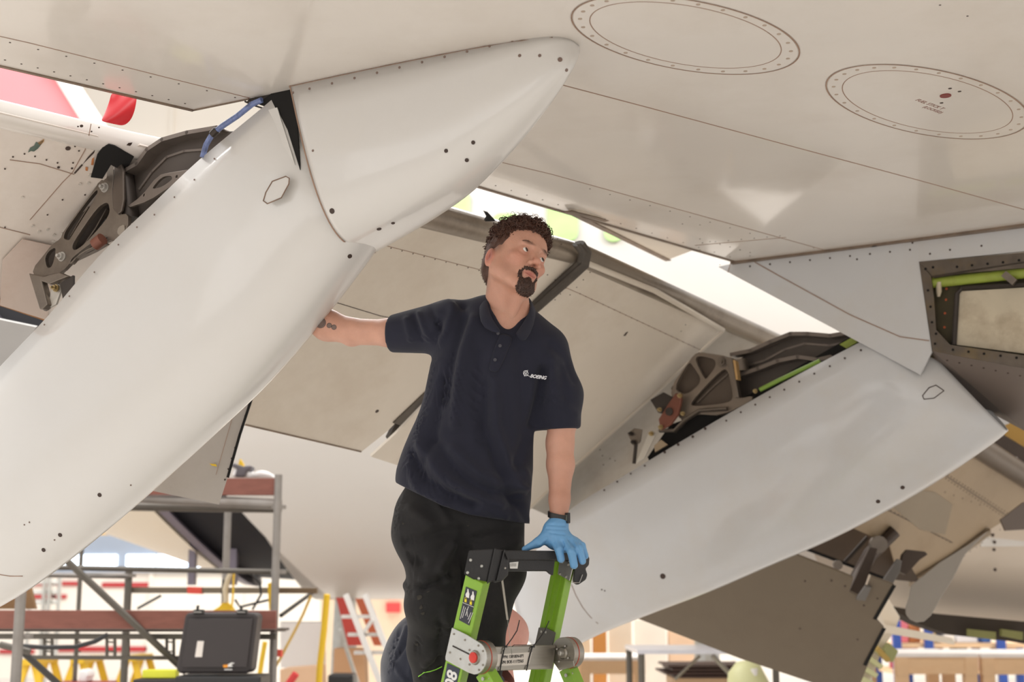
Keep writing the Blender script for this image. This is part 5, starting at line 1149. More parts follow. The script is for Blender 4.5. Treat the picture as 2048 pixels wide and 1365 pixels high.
for x0, x1, tail in ((1008, 1000, [(1012, 1294), (1024, 1278), (1034, 1262), (1037, 1250), (1039, 1241)]), (1063, 1053, [(1067, 1293), (1080, 1276), (1090, 1262), (1094, 1252), (1098, 1243)])):
    b = MB(); b.tube([onb(x0 + 2, 1293, .004), onb((x0 + x1) / 2, 1318, .004), onb(x1, 1342, .004)], .0021, 8); b.tube([onb(x, y, .006) for x, y in tail], .0016, 8); b.box(onb(x0 + 4, 1294, .004), (.008, .006, .006)); b.done('cable_tie', M_black, lad, smooth=True, sharp=40)
MB().tube([onb(1024, 1294, 0), onb(1028, 1291, .003), onb(1060, 1291, .003), onb(1068, 1290, .003)], .0012, 6).done('wire', M_black, lad)
# folding strut
MB().bar(P(1004, 1158, 4.2), P(1015, 1240, 4.2), .006, .008, (0, -1, 0)).done('lock_strut', M_alu, lad)
MB().tube([P(1000, 1166, 4.2), P(1014, 1225, 4.2)], .0013, 6).done('cord', M_steeld, lad)
MB().tube([P(1015, 1240, 4.2), P(1022, 1298, 4.15), P(1024, 1310, 4.09)], .0006, 5).done('cord', M_silver, lad)
# shorter hinged legs going the other way
for (x0, y0, t0), (x1, y1, t1), w_ in (((970, 1344, 4.07), (983, 1366, 4.055), .047), ((1136, 1337, 4.33), (1148, 1366, 4.312), .043)):
    p0, p1 = P(x0, y0, t0), P(x1, y1, t1); d_ = (p1 - p0); d_ = d_ * (p0.z / -d_.z); n_ = -HX
    lg = MB().bar(p0, p0 + d_, w_, .04, n_).done('leg', M_lg, lad, bevel=.002)
    MB().box(p0 + d_ + Vector((0, 0, .03)), (.07, .07, .06)).done('foot', M_cap, lad, bevel=.006)
    for dx in (-5.5, 5.5):
        c = P(x0 + 2 + dx, y0 + 13 - dx * .3, t0 - .03); MB().tube([c, c - HX * .003], .0055, 12).done('rivet', M_chrome, lg, smooth=True, sharp=30)
# top cap
def LT(x): return 4.10 + (x - 940) / 230 * .23
def cp(x, y, o=0): return P(x, y, LT(x) - o)
bk = HX.cross(Vector((0, 0, 1))).normalized(); bk = bk if bk.y > 0 else -bk; bk = (bk + Vector((0, .8, .0))).normalized()
cap = MB().prism([cp(*p, .03) for p in ((938, 1101), (990, 1098), (1010, 1101), (1018, 1118), (1016, 1150), (1004, 1162), (988, 1166), (984, 1163), (967, 1171), (928, 1149))], Vector((0, .12, .0))).done('top_cap', M_cap, lad, bevel=.004, label='black plastic top cap')
MB().bar(cp(990, 1098, .032), cp(975, 1168, .032), .004, .006, (0, -1, 0)).done('cap_rib', M_cap, cap)
MB().bar(cp(1009, 1101, .034), cp(994, 1163, .034), .0035, .008, (0, -1, 0)).done('cap_rib', M_cap, cap)
MB().bar(cp(1009, 1101, .034), cp(1017, 1120, .034), .0035, .008, (0, -1, 0)).done('cap_rib', M_cap, cap)
for x, y in ((941, 1121), (963, 1133), (935, 1146), (957, 1158)): rivet(x, y, lambda x, y: cp(x, y, .031), Vector((0, -1, 0)), cap, .0038, M_silver)
rivet(1010, 1137, lambda x, y: cp(x, y, .03), Vector((0, -1, 0)), cap, .003)
MB().prism([cp(*p) for p in ((1004, 1101), (1173, 1103), (1173, 1122), (1012, 1121))], Vector((0, .11, 0))).done('cap_bar', M_cap, lad, bevel=.004)
cb = MB().prism([cp(*p, -.012) for p in ((1012, 1119), (1110, 1120), (1106, 1152), (1098, 1148), (1093, 1143), (1014, 1143))], Vector((0, .05, 0))).done('cap_bar', M_cap, lad, bevel=.003)
st = MB().prism([cp(*p, -.010) for p in ((1019, 1126), (1037, 1124), (1035, 1138), (1020, 1138))], Vector((0, -.001, 0))).done('barcode_sticker', wS, lad)
for i in range(7): MB().bar(cp(1021 + i * 1.8, 1127.5, -.0085), cp(1021 + i * 1.8, 1134, -.0085), .0008, .0004, (0, -1, 0)).done('print_line', ink, st)
MB().prism([cp(*p, -.02) for p in ((1152, 1104), (1174, 1103), (1179, 1118), (1178, 1131), (1171, 1138), (1175, 1150), (1172, 1160), (1156, 1171), (1147, 1164), (1150, 1125))], Vector((0, .10, 0))).done('cap_end', M_cap, lad, bevel=.004)
MB().tube([cp(x, y, -.015) for x, y in ((1165, 1150), (1159, 1166), (1144, 1166))], .0012, 6).done('wire_clip', M_chrome, lad)
# rungs and a standing step for the man's boots (below the frame)
for z in (.25, .52, .79):
    k = (Lb.z - z) / -drl.z; k2 = (Rb.z - z) / -drr.z; MB().bar(La.lerp(Lc, .5) + drl * k, Ra.lerp(Rc, .5) + drr * k2, .05, .03, (0, 0, 1)).done('rung', M_alu, lad)
zf = Mp(868, 1560, .03)[2] - .115
MB().box((P(915, 1365, 4.4).x, 4.46, zf - .02), (.44, .34, .04)).done('platform', M_alu, lad)
for x_ in (-.19, .19):
    MB().bar(Vector((P(915, 1365, 4.4).x + x_, 4.6, zf - .03)), Vector((P(915, 1365, 4.4).x + x_ * 1.3, 4.75, 0)), .04, .04, (0, 1, 0)).done('platform_leg', M_alu, lad)

# ------------------------------------------------------------------ parked aircraft behind
M_fus = mat('fuselage_white', (214, 209, 203), .4, 0, .015, .4, (204, 190, 172), .2, .5, coat=.3)
M_fusb = mat('cowl_cream', (226, 214, 196), .45, 0, .03, .6, (214, 186, 150), .4, .6)
M_int = mat('interior_black', (22, 20, 26), .7)
def revolve(name, secs, m, par, shear=.0, n=72, **k):
    """secs: (centre px x, centre px y, t, radius m, shear)"""
    v = []; f = []
    for (x, y, t, r, sh) in secs:
        c = P(x, y, t)
        for i in range(n):
            a = 2 * math.pi * i / n; v.append(c + Vector((-sh * math.sin(a) * r, r * math.cos(a), r * math.sin(a))))
    for j in range(len(secs) - 1):
        for i in range(n): f.append([j * n + i, j * n + (i + 1) % n, (j + 1) * n + (i + 1) % n, (j + 1) * n + i])
    return mesh(name, v, f, m, par, smooth=True, sharp=60, **k)
TF_ = 14.2; RF_ = 2.25
pa = thing('parked_airliner', 'large white airliner fuselage behind the man, with pale green lettering', 'aircraft', (P(1000, 740, TF_).x, P(1000, 740, TF_).y, 0))
fz_ = revolve('fuselage', [(300, 742, TF_, RF_, .85), (420, 742, TF_, RF_, .5), (700, 742, TF_, RF_, .1), (1200, 742, TF_, RF_, 0), (1760, 742, TF_, RF_, 0)], M_fus, pa)
revolve('bay_interior', [(150, 742, TF_, RF_ * .90, .85), (420, 742, TF_, RF_ * .92, .5)], M_int, pa)
revolve('ring_frame', [(150, 742, TF_, RF_ * .94, .85), (168, 742, TF_, RF_ * .945, .85), (168, 742, TF_, RF_ * .88, .85), (150, 742, TF_, RF_ * .88, .85), (150, 742, TF_, RF_ * .94, .85)], mat('ring_lilac', (120, 112, 124), .5, .2), pa)
revolve('tail_cone', [(140, 742, TF_, RF_ * .92, .85), (-60, 642, TF_, RF_ * .88, .55), (-300, 590, TF_, RF_ * .72, .3), (-700, 540, TF_, RF_ * .45, .1), (-1000, 480, TF_, RF_ * .2, 0)], M_fusb, pa, label='cream tail cone section, left of the dark gap')
for xx in (388, 470): 
    c = P(xx, 1060, TF_ - 1.2); MB().box(c, (.06, .1, 1.0)).done('bay_frame', mat('ring_lilac', (120, 112, 124), .5, .2), pa)
M_gl = mat('green_lettering', (186, 222, 146), .5)
def onfus(x, y, off=.02):
    d = ray(x, y); c = P(1000, 742, TF_); A_ = d.y ** 2 + d.z ** 2; oy, oz = CAM.y - c.y, CAM.z - c.z; B_ = 2 * (oy * d.y + oz * d.z); C_ = oy * oy + oz * oz - (RF_ + off) ** 2
    return CAM + d * ((-B_ - math.sqrt(max(B_ * B_ - 4 * A_ * C_, 0))) / (2 * A_))
def rr_poly(x0, y0, x1, y1, r):
    o = []
    for cx, cy, s in ((x1 - r, y0 + r, -90), (x1 - r, y1 - r, 0), (x0 + r, y1 - r, 90), (x0 + r, y0 + r, 180)):
        o += [(cx + r * math.cos(math.radians(s + i * 22.5)), cy + r * math.sin(math.radians(s + i * 22.5))) for i in range(5)]
    return o
for x0, y0, x1, y1 in ((1094, 392, 1156, 482), (985, 428, 1040, 470), (1208, 400, 1246, 484), (860, 380, 940, 470), (1290, 380, 1350, 470)):
    q = rr_poly(x0, y0, x1, y1, 16); MB().prism([onfus(x, y, .01) for x, y in q], Vector((0, -.02, 0))).done('lettering', M_gl, pa)
# wheels/jacks that carry it
for xx in (700, 1400):
    c = P(xx, 742, TF_); MB().tube([(c.x, c.y, 0), (c.x, c.y, c.z - RF_ + .1)], [.16, .10], 14).done('jack', M_silver, pa)
tf = MB().prism([P(x, y, 17.5) for x, y in ((-250, 60), (60, 110), (118, 160), (168, 238), (200, 330), (-250, 330))], Vector((0, .25, 0))).done('tail_fin', mat('fin_red_hazed', (222, 128, 134), .5, 0, .03, .3), pa, label='red tail fin, haze painted into its colour')  # pink has haze and overexposure mixed into the red paint
MB().prism([P(x, y, 17.4) for x, y in ((60, 100), (150, 160), (208, 250), (230, 330), (196, 330), (160, 238), (112, 160))], Vector((0, .3, 0))).done('fin_edge', M_fus, pa)
MB().tube([P(60, 330, 17.6), P(-100, 600, 15.0)], .3, 12).done('fin_root', M_fus, pa)
# second parked aircraft at the right
pb = thing('parked_airliner', 'white airliner belly at the right edge with open dark wheel bay', 'aircraft', (P(2000, 1000, 11).x, P(2000, 1000, 11).y + 1.5, 0))
TB = 10.6
revolve('fuselage', [(1640, 990, TB, .80, .2), (1700, 975, TB, .95, .1), (1850, 968, TB, 1.03, 0), (2100, 968, TB, 1.06, 0), (2900, 968, TB, 1.06, 0)], mat('belly_cream', (206, 192, 176), .45, 0, .03, .6, coat=.3), pb, n=60)
def pby(x, y, t=9.6): return P(x, y, t)
MB().prism([pby(*p) for p in ((1968, 1055), (2200, 1040), (2200, 1092), (1962, 1094))], Vector((0, .03, 0))).done('belly_panel', M_fus, pb)
dots('rivets', [(1985, 1071), (1989, 1085), (1988, 1100), (1990, 1140)], .012, dn_, lambda x, y: pby(x, y, 9.59), par=pb)
MB().prism([P(x, y, 9.3) for x, y in ((1700, 1215), (1750, 1208), (1770, 1250), (1905, 1277), (1910, 1290), (1740, 1262), (1700, 1240))], Vector((0, .06, 0))).done('bay_door', M_fusb, pb)
MB().prism([P(x, y, 9.5) for x, y in ((1765, 1210), (1870, 1228), (2048, 1244), (2250, 1262), (2250, 1320), (2048, 1286), (1900, 1270), (1840, 1250))], Vector((0, .3, 0))).done('wheel_bay', mat('bay_dark', (46, 34, 20), .7, 0, .2, 3), pb)
for x0, x1 in ((1938, 1992), (2004, 2046)):
    MB().prism([P(x, y, 9.4) for x, y in ((x0, 1259), (x1, 1265), (x1, 1281), (x0, 1273))], Vector((0, .05, 0))).done('bay_beam', mat('bay_olive', (120, 118, 66), .6, 0, .1, 5), pb)
for x in (1700, 2090): MB().tube([(P(x, 1200, 10.6).x, 10.7, 0), (P(x, 1200, 10.6).x, 10.7, P(x, 1200, 10.6).z)], .12, 12).done('jack', M_silver, pb)

# ------------------------------------------------------------------ scaffold on the left
M_tube = mat('scaffold_tube', (140, 134, 128), .45, .4, .1, 6, (110, 96, 84), .4, 5)
M_tubed = mat('scaffold_dark', (96, 90, 82), .5, .3, .1, 6)
M_board = mat('red_brown_board', (134, 84, 72), .7, 0, .12, 3, (96, 58, 50), .6, 2.5, (1, 1, 5))
M_redt = mat('red_tape', (222, 84, 70), .6)
M_yel = mat('yellow_paint', (226, 184, 40), .5, 0, .05, 5)
scf = thing('scaffold_tower', 'grey tube scaffold tower with red-brown boards at lower left', 'scaffold', (P(300, 1365, 9.3).x, 9.2, 0))
def pole(x, ytop, t, r=.026, m=M_tube, zb=0, name='pole'):
    p = P(x, ytop, t); return MB().tube([(p.x, p.y, zb), p], r, 14).done(name, m, scf, smooth=True)
pA = pole(46, 1120, 8.2, .030); pB = pole(557, 950, 9.6, .0265); pole(456, 1022, 11.0, .028); pole(258, 1140, 10.6, .028, M_tubed); pole(167, 1030, 11.4, .018, M_tubed); pole(-140, 1000, 9.4)
def tb2(name, a, b, r, m=M_tube, par=scf): return MB().tube([P(*a), P(*b)], r, 12).done(name, m, par, smooth=True)
tb2('ledger', (200, 992, 9.7), (562, 1010, 9.6), .036); tb2('ledger', (200, 1013, 9.9), (562, 1018, 9.75), .03, M_tubed)
tb2('ledger', (60, 1135, 9.9), (575, 1145, 9.7), .018, M_tubed); tb2('ledger', (30, 1150, 9.7), (255, 1154, 9.9), .016)
tb2('ledger', (-60, 1140, 9.9), (60, 1135, 9.9), .018, M_tubed)
tb2('brace', (108, 1098, 8.9), (372, 1345, 9.2), .0225, M_tubed); tb2('brace', (40, 1300, 8.3), (140, 1390, 8.5), .02, mat('brace_black', (60, 56, 52), .5)); tb2('brace', (0, 1290, 8.3), (60, 1305, 8.3), .02, M_tubed)
tb2('brace', (562, 1232, 9.7), (625, 1186, 10.3), .014, mat('brace_black', (60, 56, 52), .5)); tb2('brace', (275, 1218, 10.5), (322, 1192, 10.6), .010, mat('brace_black', (60, 56, 52), .5))
def plank(name, x0, y0, x1, y1, t, m=M_board, d=.04, par=scf, x2=None):
    return MB().prism([P(x0, y0, t), P(x1, y0 + 1, t), P(x1, y1 + 1, t), P(x0, y1, t)], Vector((0, d, 0))).done(name, m, par, bevel=.004)
plank('toe_board', 240, 956, 552, 990, 9.6); plank('toe_board', -160, 1221, 352 + 200, 1258, 9.1)
plank('deck_board', -160, 1259, 550, 1264, 9.15, mat('deck_dark', (70, 58, 50), .7), .6)
b = plank('lattice_beam', -160, 1268, 552, 1279, 9.2, M_tubed, .04); plank('lattice_beam', 60, 1312, 372, 1320, 9.2, M_tubed, .04)
for x in (85, 100, 148, 210, 226, 253, 330, 344): plank('beam_post', x, 1279, x + 5, 1313, 9.2, M_tubed, .03)
for x in (90, 148, 214, 333):
    plank('beam_web', x, 1283, x + 12, 1286, 9.2, M_tubed, .03); plank('beam_web', x, 1302, x + 12, 1305, 9.2, M_tubed, .03)
plank('box_beam', 262, 1175, 632, 1187, 10.6, mat('beam_olive', (124, 112, 96), .5, .2), .08); plank('tape', 374, 1174, 402, 1188, 10.58, M_redt, .1)
plank('box_beam', 556, 1176, 634, 1187, 9.9, mat('beam_brown', (112, 92, 70), .5, .2), .06)
for (x, y, t, px_) in ((46, 1275, 8.2, .045), (557, 1260, 9.6, .04), (557, 1145, 9.6, .04), (258, 1152, 10.6, .04), (456, 1145, 11, .04), (557, 1015, 9.6, .04)):
    p = P(x, y, t); MB().tube([p - Vector((0, 0, .012)), p + Vector((0, 0, .012))], px_ + .012, 16).done('coupler', M_tube, scf, smooth=True, sharp=30)
plank('tape', 550, 1300, 563, 1314, 9.56, M_redt, .06)
b = MB().tube([P(x, y, 8.6) for x, y in ((30, 1292), (90, 1296), (150, 1295), (190, 1284), (215, 1270))], .014, 8).done('cable', M_black, scf, smooth=True)
# things on and around the scaffold
def solo(name, b, m, label, cat, group=None, **k):
    o = b.done(name, m, **k); tag(o, label, cat, group); return o
def pbox(x0, y0, x1, y1, t, d): return MB().prism([P(x0, y0, t), P(x1, y0, t), P(x1, y1, t), P(x0, y1, t)], Vector((0, d, 0)))
solo('plastic_sheet', MB().prism([P(x, y, 9.7) for x, y in ((462, 955), (466, 940), (478, 930), (492, 935), (500, 948), (520, 940), (540, 945), (550, 957))], Vector((0, .3, 0))), mat('sheet_white', (236, 234, 232), .4), 'crumpled white plastic bag on the top scaffold board', 'bag', bevel=.02)
solo('gaiter', MB().prism([P(x, y, 9.66) for x, y in ((468, 954), (474, 938), (462, 934), (466, 926), (486, 933), (502, 931), (503, 937), (492, 944), (488, 954))], Vector((0, .15, 0))), mat('grey_bag', (92, 88, 92), .7), 'dark grey cloth bundle on the top scaffold board', 'bundle', bevel=.01)
solo('yellow_pennant', MB().prism([P(x, y, 9.75) for x, y in ((476, 930), (480, 918), (486, 928), (488, 934))], Vector((0, .05, 0))), M_yel, 'small yellow object above the grey bundle on the scaffold', 'object')
# black equipment case standing on its end
cs = thing('equipment_case', 'black hard plastic case standing upright in front of scaffold', 'case', P(440, 1345, 8.7))
c0_ = [(370, 1232), (376, 1226), (508, 1226), (515, 1233), (502, 1340), (496, 1348), (358, 1348), (352, 1340)]
MB().prism([P(x, y, 8.7) for x, y in c0_], Vector((0, .2, 0))).done('case_shell', mat('case_black', (54, 48, 48), .5, 0, .05, 3), cs, bevel=.015)
for x in (397, 484):
    h_ = MB().prism([P(x - 12, 1228, 8.68), P(x - 10, 1220, 8.68), P(x + 8, 1220, 8.68), P(x + 10, 1228, 8.68)], Vector((0, .06, 0))).done('latch', M_black, cs, bevel=.003)
    MB().bar(P(x - 2, 1222, 8.67), P(x - 1, 1212, 8.67), .014, .02, (0, -1, 0)).done('latch_tab', M_black, h_)
    MB().bar(P(x - 10, 1225, 8.67), P(x + 6, 1225, 8.67), .005, .004, (0, -1, 0)).done('latch_pin', M_chrome, h_)
MB().prism([P(x, y, 8.69) for x, y in ((378, 1238), (506, 1238), (494, 1336), (364, 1336))], Vector((0, -.008, 0))).done('lid_panel', mat('case_black', (54, 48, 48), .5, 0, .05, 3), cs, bevel=.006)
MB().prism([P(x, y, 8.68) for x, y in ((395, 1283), (408, 1283), (404, 1315), (390, 1315))], Vector((0, -.003, 0))).done('paper_label', mat('paper', (222, 214, 206), .6), cs, label='blank white label')
MB().prism([P(x, y, 8.68) for x, y in ((446, 1331), (447, 1336), (455, 1336), (456, 1330))], Vector((0, -.003, 0))).done('logo_mark', mat('logo_orange', (232, 150, 40), .5), cs)
MB().prism([P(x, y, 8.68) for x, y in ((456, 1330), (456, 1335), (466, 1334), (462, 1330), (470, 1327), (463, 1326))], Vector((0, -.003, 0))).done('logo_mark', wS, cs)
MB().strip([P(449, 1340, 8.677), P(464, 1340, 8.677)], .005, dn_, .001).done('logo_mark', wS, cs)
stand_top = P(440, 1349, 8.7)
b = MB(); b.box((stand_top.x, stand_top.y + .12, stand_top.z / 2 - .005), (.52, .36, stand_top.z - .01)); solo('tool_cabinet', b, M_black, 'black cabinet under the upright equipment case', 'cabinet', bevel=.01)
yb = P(318, 1349, 8.9); q = MB(); q.box((yb.x, yb.y + .05, yb.z), (.21, .1, .05)); o = thing('foam_block', 'long fluorescent yellow block beside the black case', 'block', (yb.x, yb.y, yb.z)); q.done('block_body', mat('neon_yellow', (226, 226, 60), .5), o, bevel=.004)
b = MB(); b.box((yb.x, yb.y + .1, (yb.z - .03) / 2), (.30, .3, yb.z - .03)); solo('trolley', b, mat('trolley_dark', (46, 40, 40), .6), 'dark trolley box carrying the fluorescent yellow block', 'trolley', bevel=.01)
# yellow chain hoist and hooks hanging
def sweep(name, pts, t, r, m, label, cat, group=None): return solo(name, MB().tube([P(x, y, t) for x, y in pts], r, 8), m, label, cat, group, smooth=True)
hs = thing('chain_hoist', 'yellow strap and hoist hanging above the black case', 'hoist', P(458, 1190, 10.2))
MB().tube([P(x, y, 10.2) for x, y in ((469, 1141), (467, 1160), (466, 1190), (463, 1222))], .018, 8, .4).done('strap', M_yel, hs, smooth=True)
MB().tube([P(x, y, 10.2) for x, y in ((452, 1205), (450, 1180), (456, 1160), (464, 1145))], .02, 8).done('chain', mat('chain_pale', (206, 190, 160), .5), hs)
MB().prism([P(x, y, 10.2) for x, y in ((438, 1214), (448, 1203), (460, 1212), (466, 1222), (425, 1222))], Vector((0, .1, 0))).done('hook_block', M_yel, hs, bevel=.005)
b = MB(); b.prism([P(x, y, 10.0) for x, y in ((535, 1168), (545, 1165), (548, 1180), (543, 1215), (538, 1222), (536, 1190))], Vector((0, .06, 0))); solo('yellow_clamp', b, M_yel, 'yellow clamp hanging beside the right scaffold pole', 'clamp', bevel=.005)
for i, (pts) in enumerate(([(447, 1160), (444, 1185), (450, 1210), (470, 1222)], [(505, 1150), (520, 1168), (522, 1190), (505, 1220)], [(540, 1200), (520, 1205), (480, 1215), (470, 1200)])):
    sweep('hanging_cable', pts, 10.3, .009, M_black, ['black cable looping left of the yellow strap', 'black cable curving down between scaffold poles', 'black cable sagging across behind the black case'][i], 'cable', 'cables on the scaffold')
# brown board panel at the far left
solo('plywood_panel', MB().prism([P(x, y, 9.4) for x, y in ((-60, 1150), (58, 1168), (70, 1219), (-60, 1219))], Vector((0, .05, 0))), mat('ply_brown', (150, 116, 80), .7, 0, .06, 4), 'brown board leaning behind the leftmost scaffold pole', 'board')
# yellow A-frame trestles
def trestle(xc, ytop, t, label, w=26):
    tr = thing('trestle', label, 'trestle', (P(xc, ytop, t).x, P(xc, ytop, t).y, 0), 'yellow trestles')
    top = P(xc, ytop, t)
    for sx in (-1, 1):
        for dy in (0, .5):
            MB().bar(top + Vector((sx * .03, dy, 0)), Vector((top.x + sx * .36, top.y + dy + (.08 if dy else -.08), 0)), .06, .03, (0, 1, 0)).done('leg', M_yel, tr)
    MB().bar(top + Vector((0, -.06, 0)), top + Vector((0, .56, 0)), .12, .05, (0, 0, 1)).done('top_beam', M_yel, tr)
    z = top.z * .55; MB().bar(Vector((top.x - .2, top.y, z)), Vector((top.x + .2, top.y, z)), .04, .03, (0, 1, 0)).done('crossbar', M_yel, tr); return tr
trestle(158, 1322, 12.5, 'yellow A-frame trestle behind the scaffold, left'); trestle(262, 1318, 12.8, 'yellow A-frame trestle behind the scaffold, right of the other'); trestle(62, 1325, 12.2, 'yellow trestle behind the leftmost scaffold pole')
solo('hard_hat_mask', MB().prism([P(x, y, 11) for x, y in ((157, 1344), (163, 1339), (173, 1342), (177, 1352), (173, 1358), (172, 1366), (158, 1366), (156, 1356))], Vector((0, .2, 0))), mat('white_gloss', (240, 240, 240), .3), 'small white bottle shaped object between yellow trestle legs', 'bottle', bevel=.02)
b = MB(); p_ = P(165, 1366, 11); b.box((p_.x, p_.y + .1, p_.z / 2), (.4, .3, p_.z)); solo('crate', b, mat('crate_red', (150, 50, 44), .6), 'red crate under the small white object', 'crate')
# yellow posts
sweep('yellow_post', [(654, 1190), (648, 1260), (640, 1330), (634, 1420)], 9.8, .022, M_yel, 'thick yellow post right of the scaffold', 'post')
sweep('yellow_post', [(530, 1285), (524, 1320), (512, 1400)], 10.5, .018, M_yel, 'thin yellow post left of the right scaffold pole', 'post')
sweep('yellow_rope', [(622, 1192), (606, 1230), (590, 1262), (575, 1290), (562, 1315), (545, 1345)], 9.9, .010, mat('rope_ochre', (206, 170, 96), .7), 'ochre rope slanting down from the white aircraft', 'rope')
# wall side clutter: white curtains, cartons, red panels, step ladder
M_cur = mat('white_sheet', (238, 234, 230), .7, 0, .03, 2)
b = MB()
for i in range(14):
    x = 566 + i * 6; b.tube([P(x, 1245, 13), P(x + 1, 1335, 13)], .028, 8)
solo('sheet_curtain', b, M_cur, 'pleated white sheet hanging between scaffold and yellow post', 'curtain', kind='stuff', smooth=True)
solo('carton', MB().prism([P(x, y, 12) for x, y in ((560, 1340), (636, 1334), (642, 1500), (560, 1500))], Vector((0, .5, 0))), mat('carton_tan', (222, 184, 150), .8, 0, .04, 3), 'pale tan carton at the foot of the white sheet', 'carton')
solo('carton', MB().prism([P(x, y, 12.9) for x, y in ((668, 1298), (728, 1298), (735, 1480), (660, 1480))], Vector((0, .3, 0))), mat('carton_tan2', (212, 168, 128), .8, 0, .04, 3), 'tan board standing under the red panel', 'carton')
rp = solo('red_board', MB().prism([P(x, y, 12.6) for x, y in ((672, 1196), (690, 1196), (728, 1292), (696, 1292))], Vector((0, .06, 0))), mat('panel_red', (184, 66, 56), .6), 'red slanting panel behind the white ladder', 'panel')
solo('red_board', MB().prism([P(x, y, 12.6) for x, y in ((710, 1198), (728, 1198), (770, 1292), (748, 1292))], Vector((0, .06, 0))), mat('panel_brick', (186, 94, 60), .6), 'brick red slanting panel right of the other one', 'panel')
wl = thing('white_stepladder', 'white aluminium stepladder leaning left of the bending man', 'ladder', (P(720, 1365, 11.8).x, P(720, 1365, 11.8).y, 0))
def ext(a, b_):
    d = b_ - a; return a + d * (a.z / -d.z) if d.z < 0 else b_
for x0, x1 in ((692, 760), (730, 800)):
    a_ = P(x0, 1190, 11.8); b_ = P(x1, 1365, 11.6); MB().bar(a_, ext(a_, b_), .045, .07, (0, -1, 0)).done('rail', M_fus, wl)
for y in (1234, 1270, 1306):
    t_ = (y - 1190) / 175; MB().bar(P(668 + 68 * t_ * .9, y, 11.78), P(735 + 68 * t_, y, 11.78), .03, .06, (0, -1, 0)).done('rung', M_fus, wl)
a_ = P(680, 1260, 12.0); MB().bar(a_, ext(a_, P(715, 1365, 12.3)), .03, .03, (0, -1, 0)).done('rear_leg', M_silver, wl)
MB().bar(P(745, 1240, 11.7), P(728, 1265, 11.7), .03, .03, (0, -1, 0)).done('brace', M_fus, wl)
solo('black_machine', pbox(655, 1350, 706, 1420, 11.2, .3), M_black, 'low black machine at the bottom left of the bending man', 'machine', bevel=.02)
solo('red_pipe', MB().tube([P(592, 1348, 11), P(575, 1372, 11), P(566, 1400, 11)], .03, 10), mat('pipe_red', (206, 60, 60), .5), 'short red pipe right of the scaffold pole', 'pipe')
solo('beige_partition', pbox(640, 1185, 905, 1420, 20, .1), mat('partition', (228, 208, 182), .7, 0, .05, 1), 'beige partition behind the white stepladder', 'partition')
solo('first_aid_sign', pbox(772, 1206, 800, 1226, 19.9, .1), mat('sign_red', (214, 74, 74), .6), 'blurred red and white sign above the bending man', 'sign')
# yellow crane beam and white frames near the window
solo('crane_beam', pbox(150, 1052, 246, 1069, 24, .3), mat('crane_yellow', (240, 190, 50), .5), 'yellow crane beam near the hangar windows', 'beam')
rk = thing('rack', 'grey tube rack in front of the red banded wall', 'rack', (P(95, 1210, 20).x, 20.5, 0))
for x in (62, 90, 100, 120): MB().tube([P(x, 1155, 20), (P(x, 1155, 20).x, P(x, 1155, 20).y, 0)], .03, 8).done('post', M_silver, rk)
for y in (1165, 1185, 1205): MB().tube([P(60, y, 20), P(120, y, 20)], .03, 8).done('shelf_bar', M_silver, rk)
# ------------------------------------------------------------------ right side benches
M_ply = mat('pale_plywood', (226, 190, 150), .65, 0, .05, 4, (196, 150, 104), .35, 3, (1, 1, 4))
M_top = mat('bench_top', (236, 230, 226), .4)
def bench(x0, x1, ytop, t, label, depth=1.2):
    th_ = thing('workbench', label, 'workbench', (P((x0 + x1) / 2, ytop, t).x, P(x0, ytop, t).y, 0), 'wooden workbenches'); a_, c_ = P(x0, ytop, t), P(x1, ytop, t); z = a_.z
    b = MB(); b.box(((a_.x + c_.x) / 2, a_.y + depth / 2, z - .015), (c_.x - a_.x, depth, .03)); b.done('bench_top', M_top, th_)
    hgt = .14; b = MB(); b.box(((a_.x + c_.x) / 2, a_.y + .03, z - .03 - hgt / 2), (c_.x - a_.x, .05, hgt)); b.done('apron', M_ply, th_)
    n_ = max(2, int((c_.x - a_.x) / .9) + 1)
    for i in range(n_):
        x = a_.x + .06 + (c_.x - a_.x - .12) * i / (n_ - 1)
        for dy in (.05, depth - .05): b = MB(); b.box((x, a_.y + dy, (z - .03) / 2), (.1, .1, z - .03)); b.done('leg', M_ply, th_)
    b = MB(); b.box(((a_.x + c_.x) / 2, a_.y + depth / 2, .3), (c_.x - a_.x - .1, depth - .1, .03)); b.done('shelf', M_ply, th_); return th_
bench(1790, 1955, 1308, 12.0, 'pale wooden workbench right of the grey seal plate, left one'); bench(1962, 2300, 1309, 12.0, 'pale wooden workbench at the right frame edge'); bench(1160, 1290, 1316, 15, 'pale wooden bench behind the ladder, left of the metal table')
tbm = thing('metal_table', 'grey metal frame table below the big brown panel', 'table', (P(1400, 1310, 10.5).x, 10.5, 0)); a_, c_ = P(1275, 1305, 10.5), P(1560, 1309, 10.5)
b = MB(); b.box(((a_.x + c_.x) / 2, a_.y + .6, a_.z), (c_.x - a_.x, 1.2, .03)); b.done('table_top', mat('steel_top', (206, 204, 210), .3, .3), tbm)
for x in (a_.x + .03, c_.x - .03):
    for dy in (.03, 1.15): MB().tube([(x, a_.y + dy, 0), (x, a_.y + dy, a_.z)], .025, 10).done('leg', M_tubed, tbm, smooth=True)
MB().tube([P(1425, 1312, 10.6), P(1480, 1370, 10.6)], .018, 8).done('brace', M_alu, tbm); MB().tube([P(1400, 1312, 11), P(1350, 1360, 11)], .012, 8).done('brace', M_alu, tbm)
M_sheet = mat('dark_sheet', (88, 66, 58), .6, 0, .1, 3)
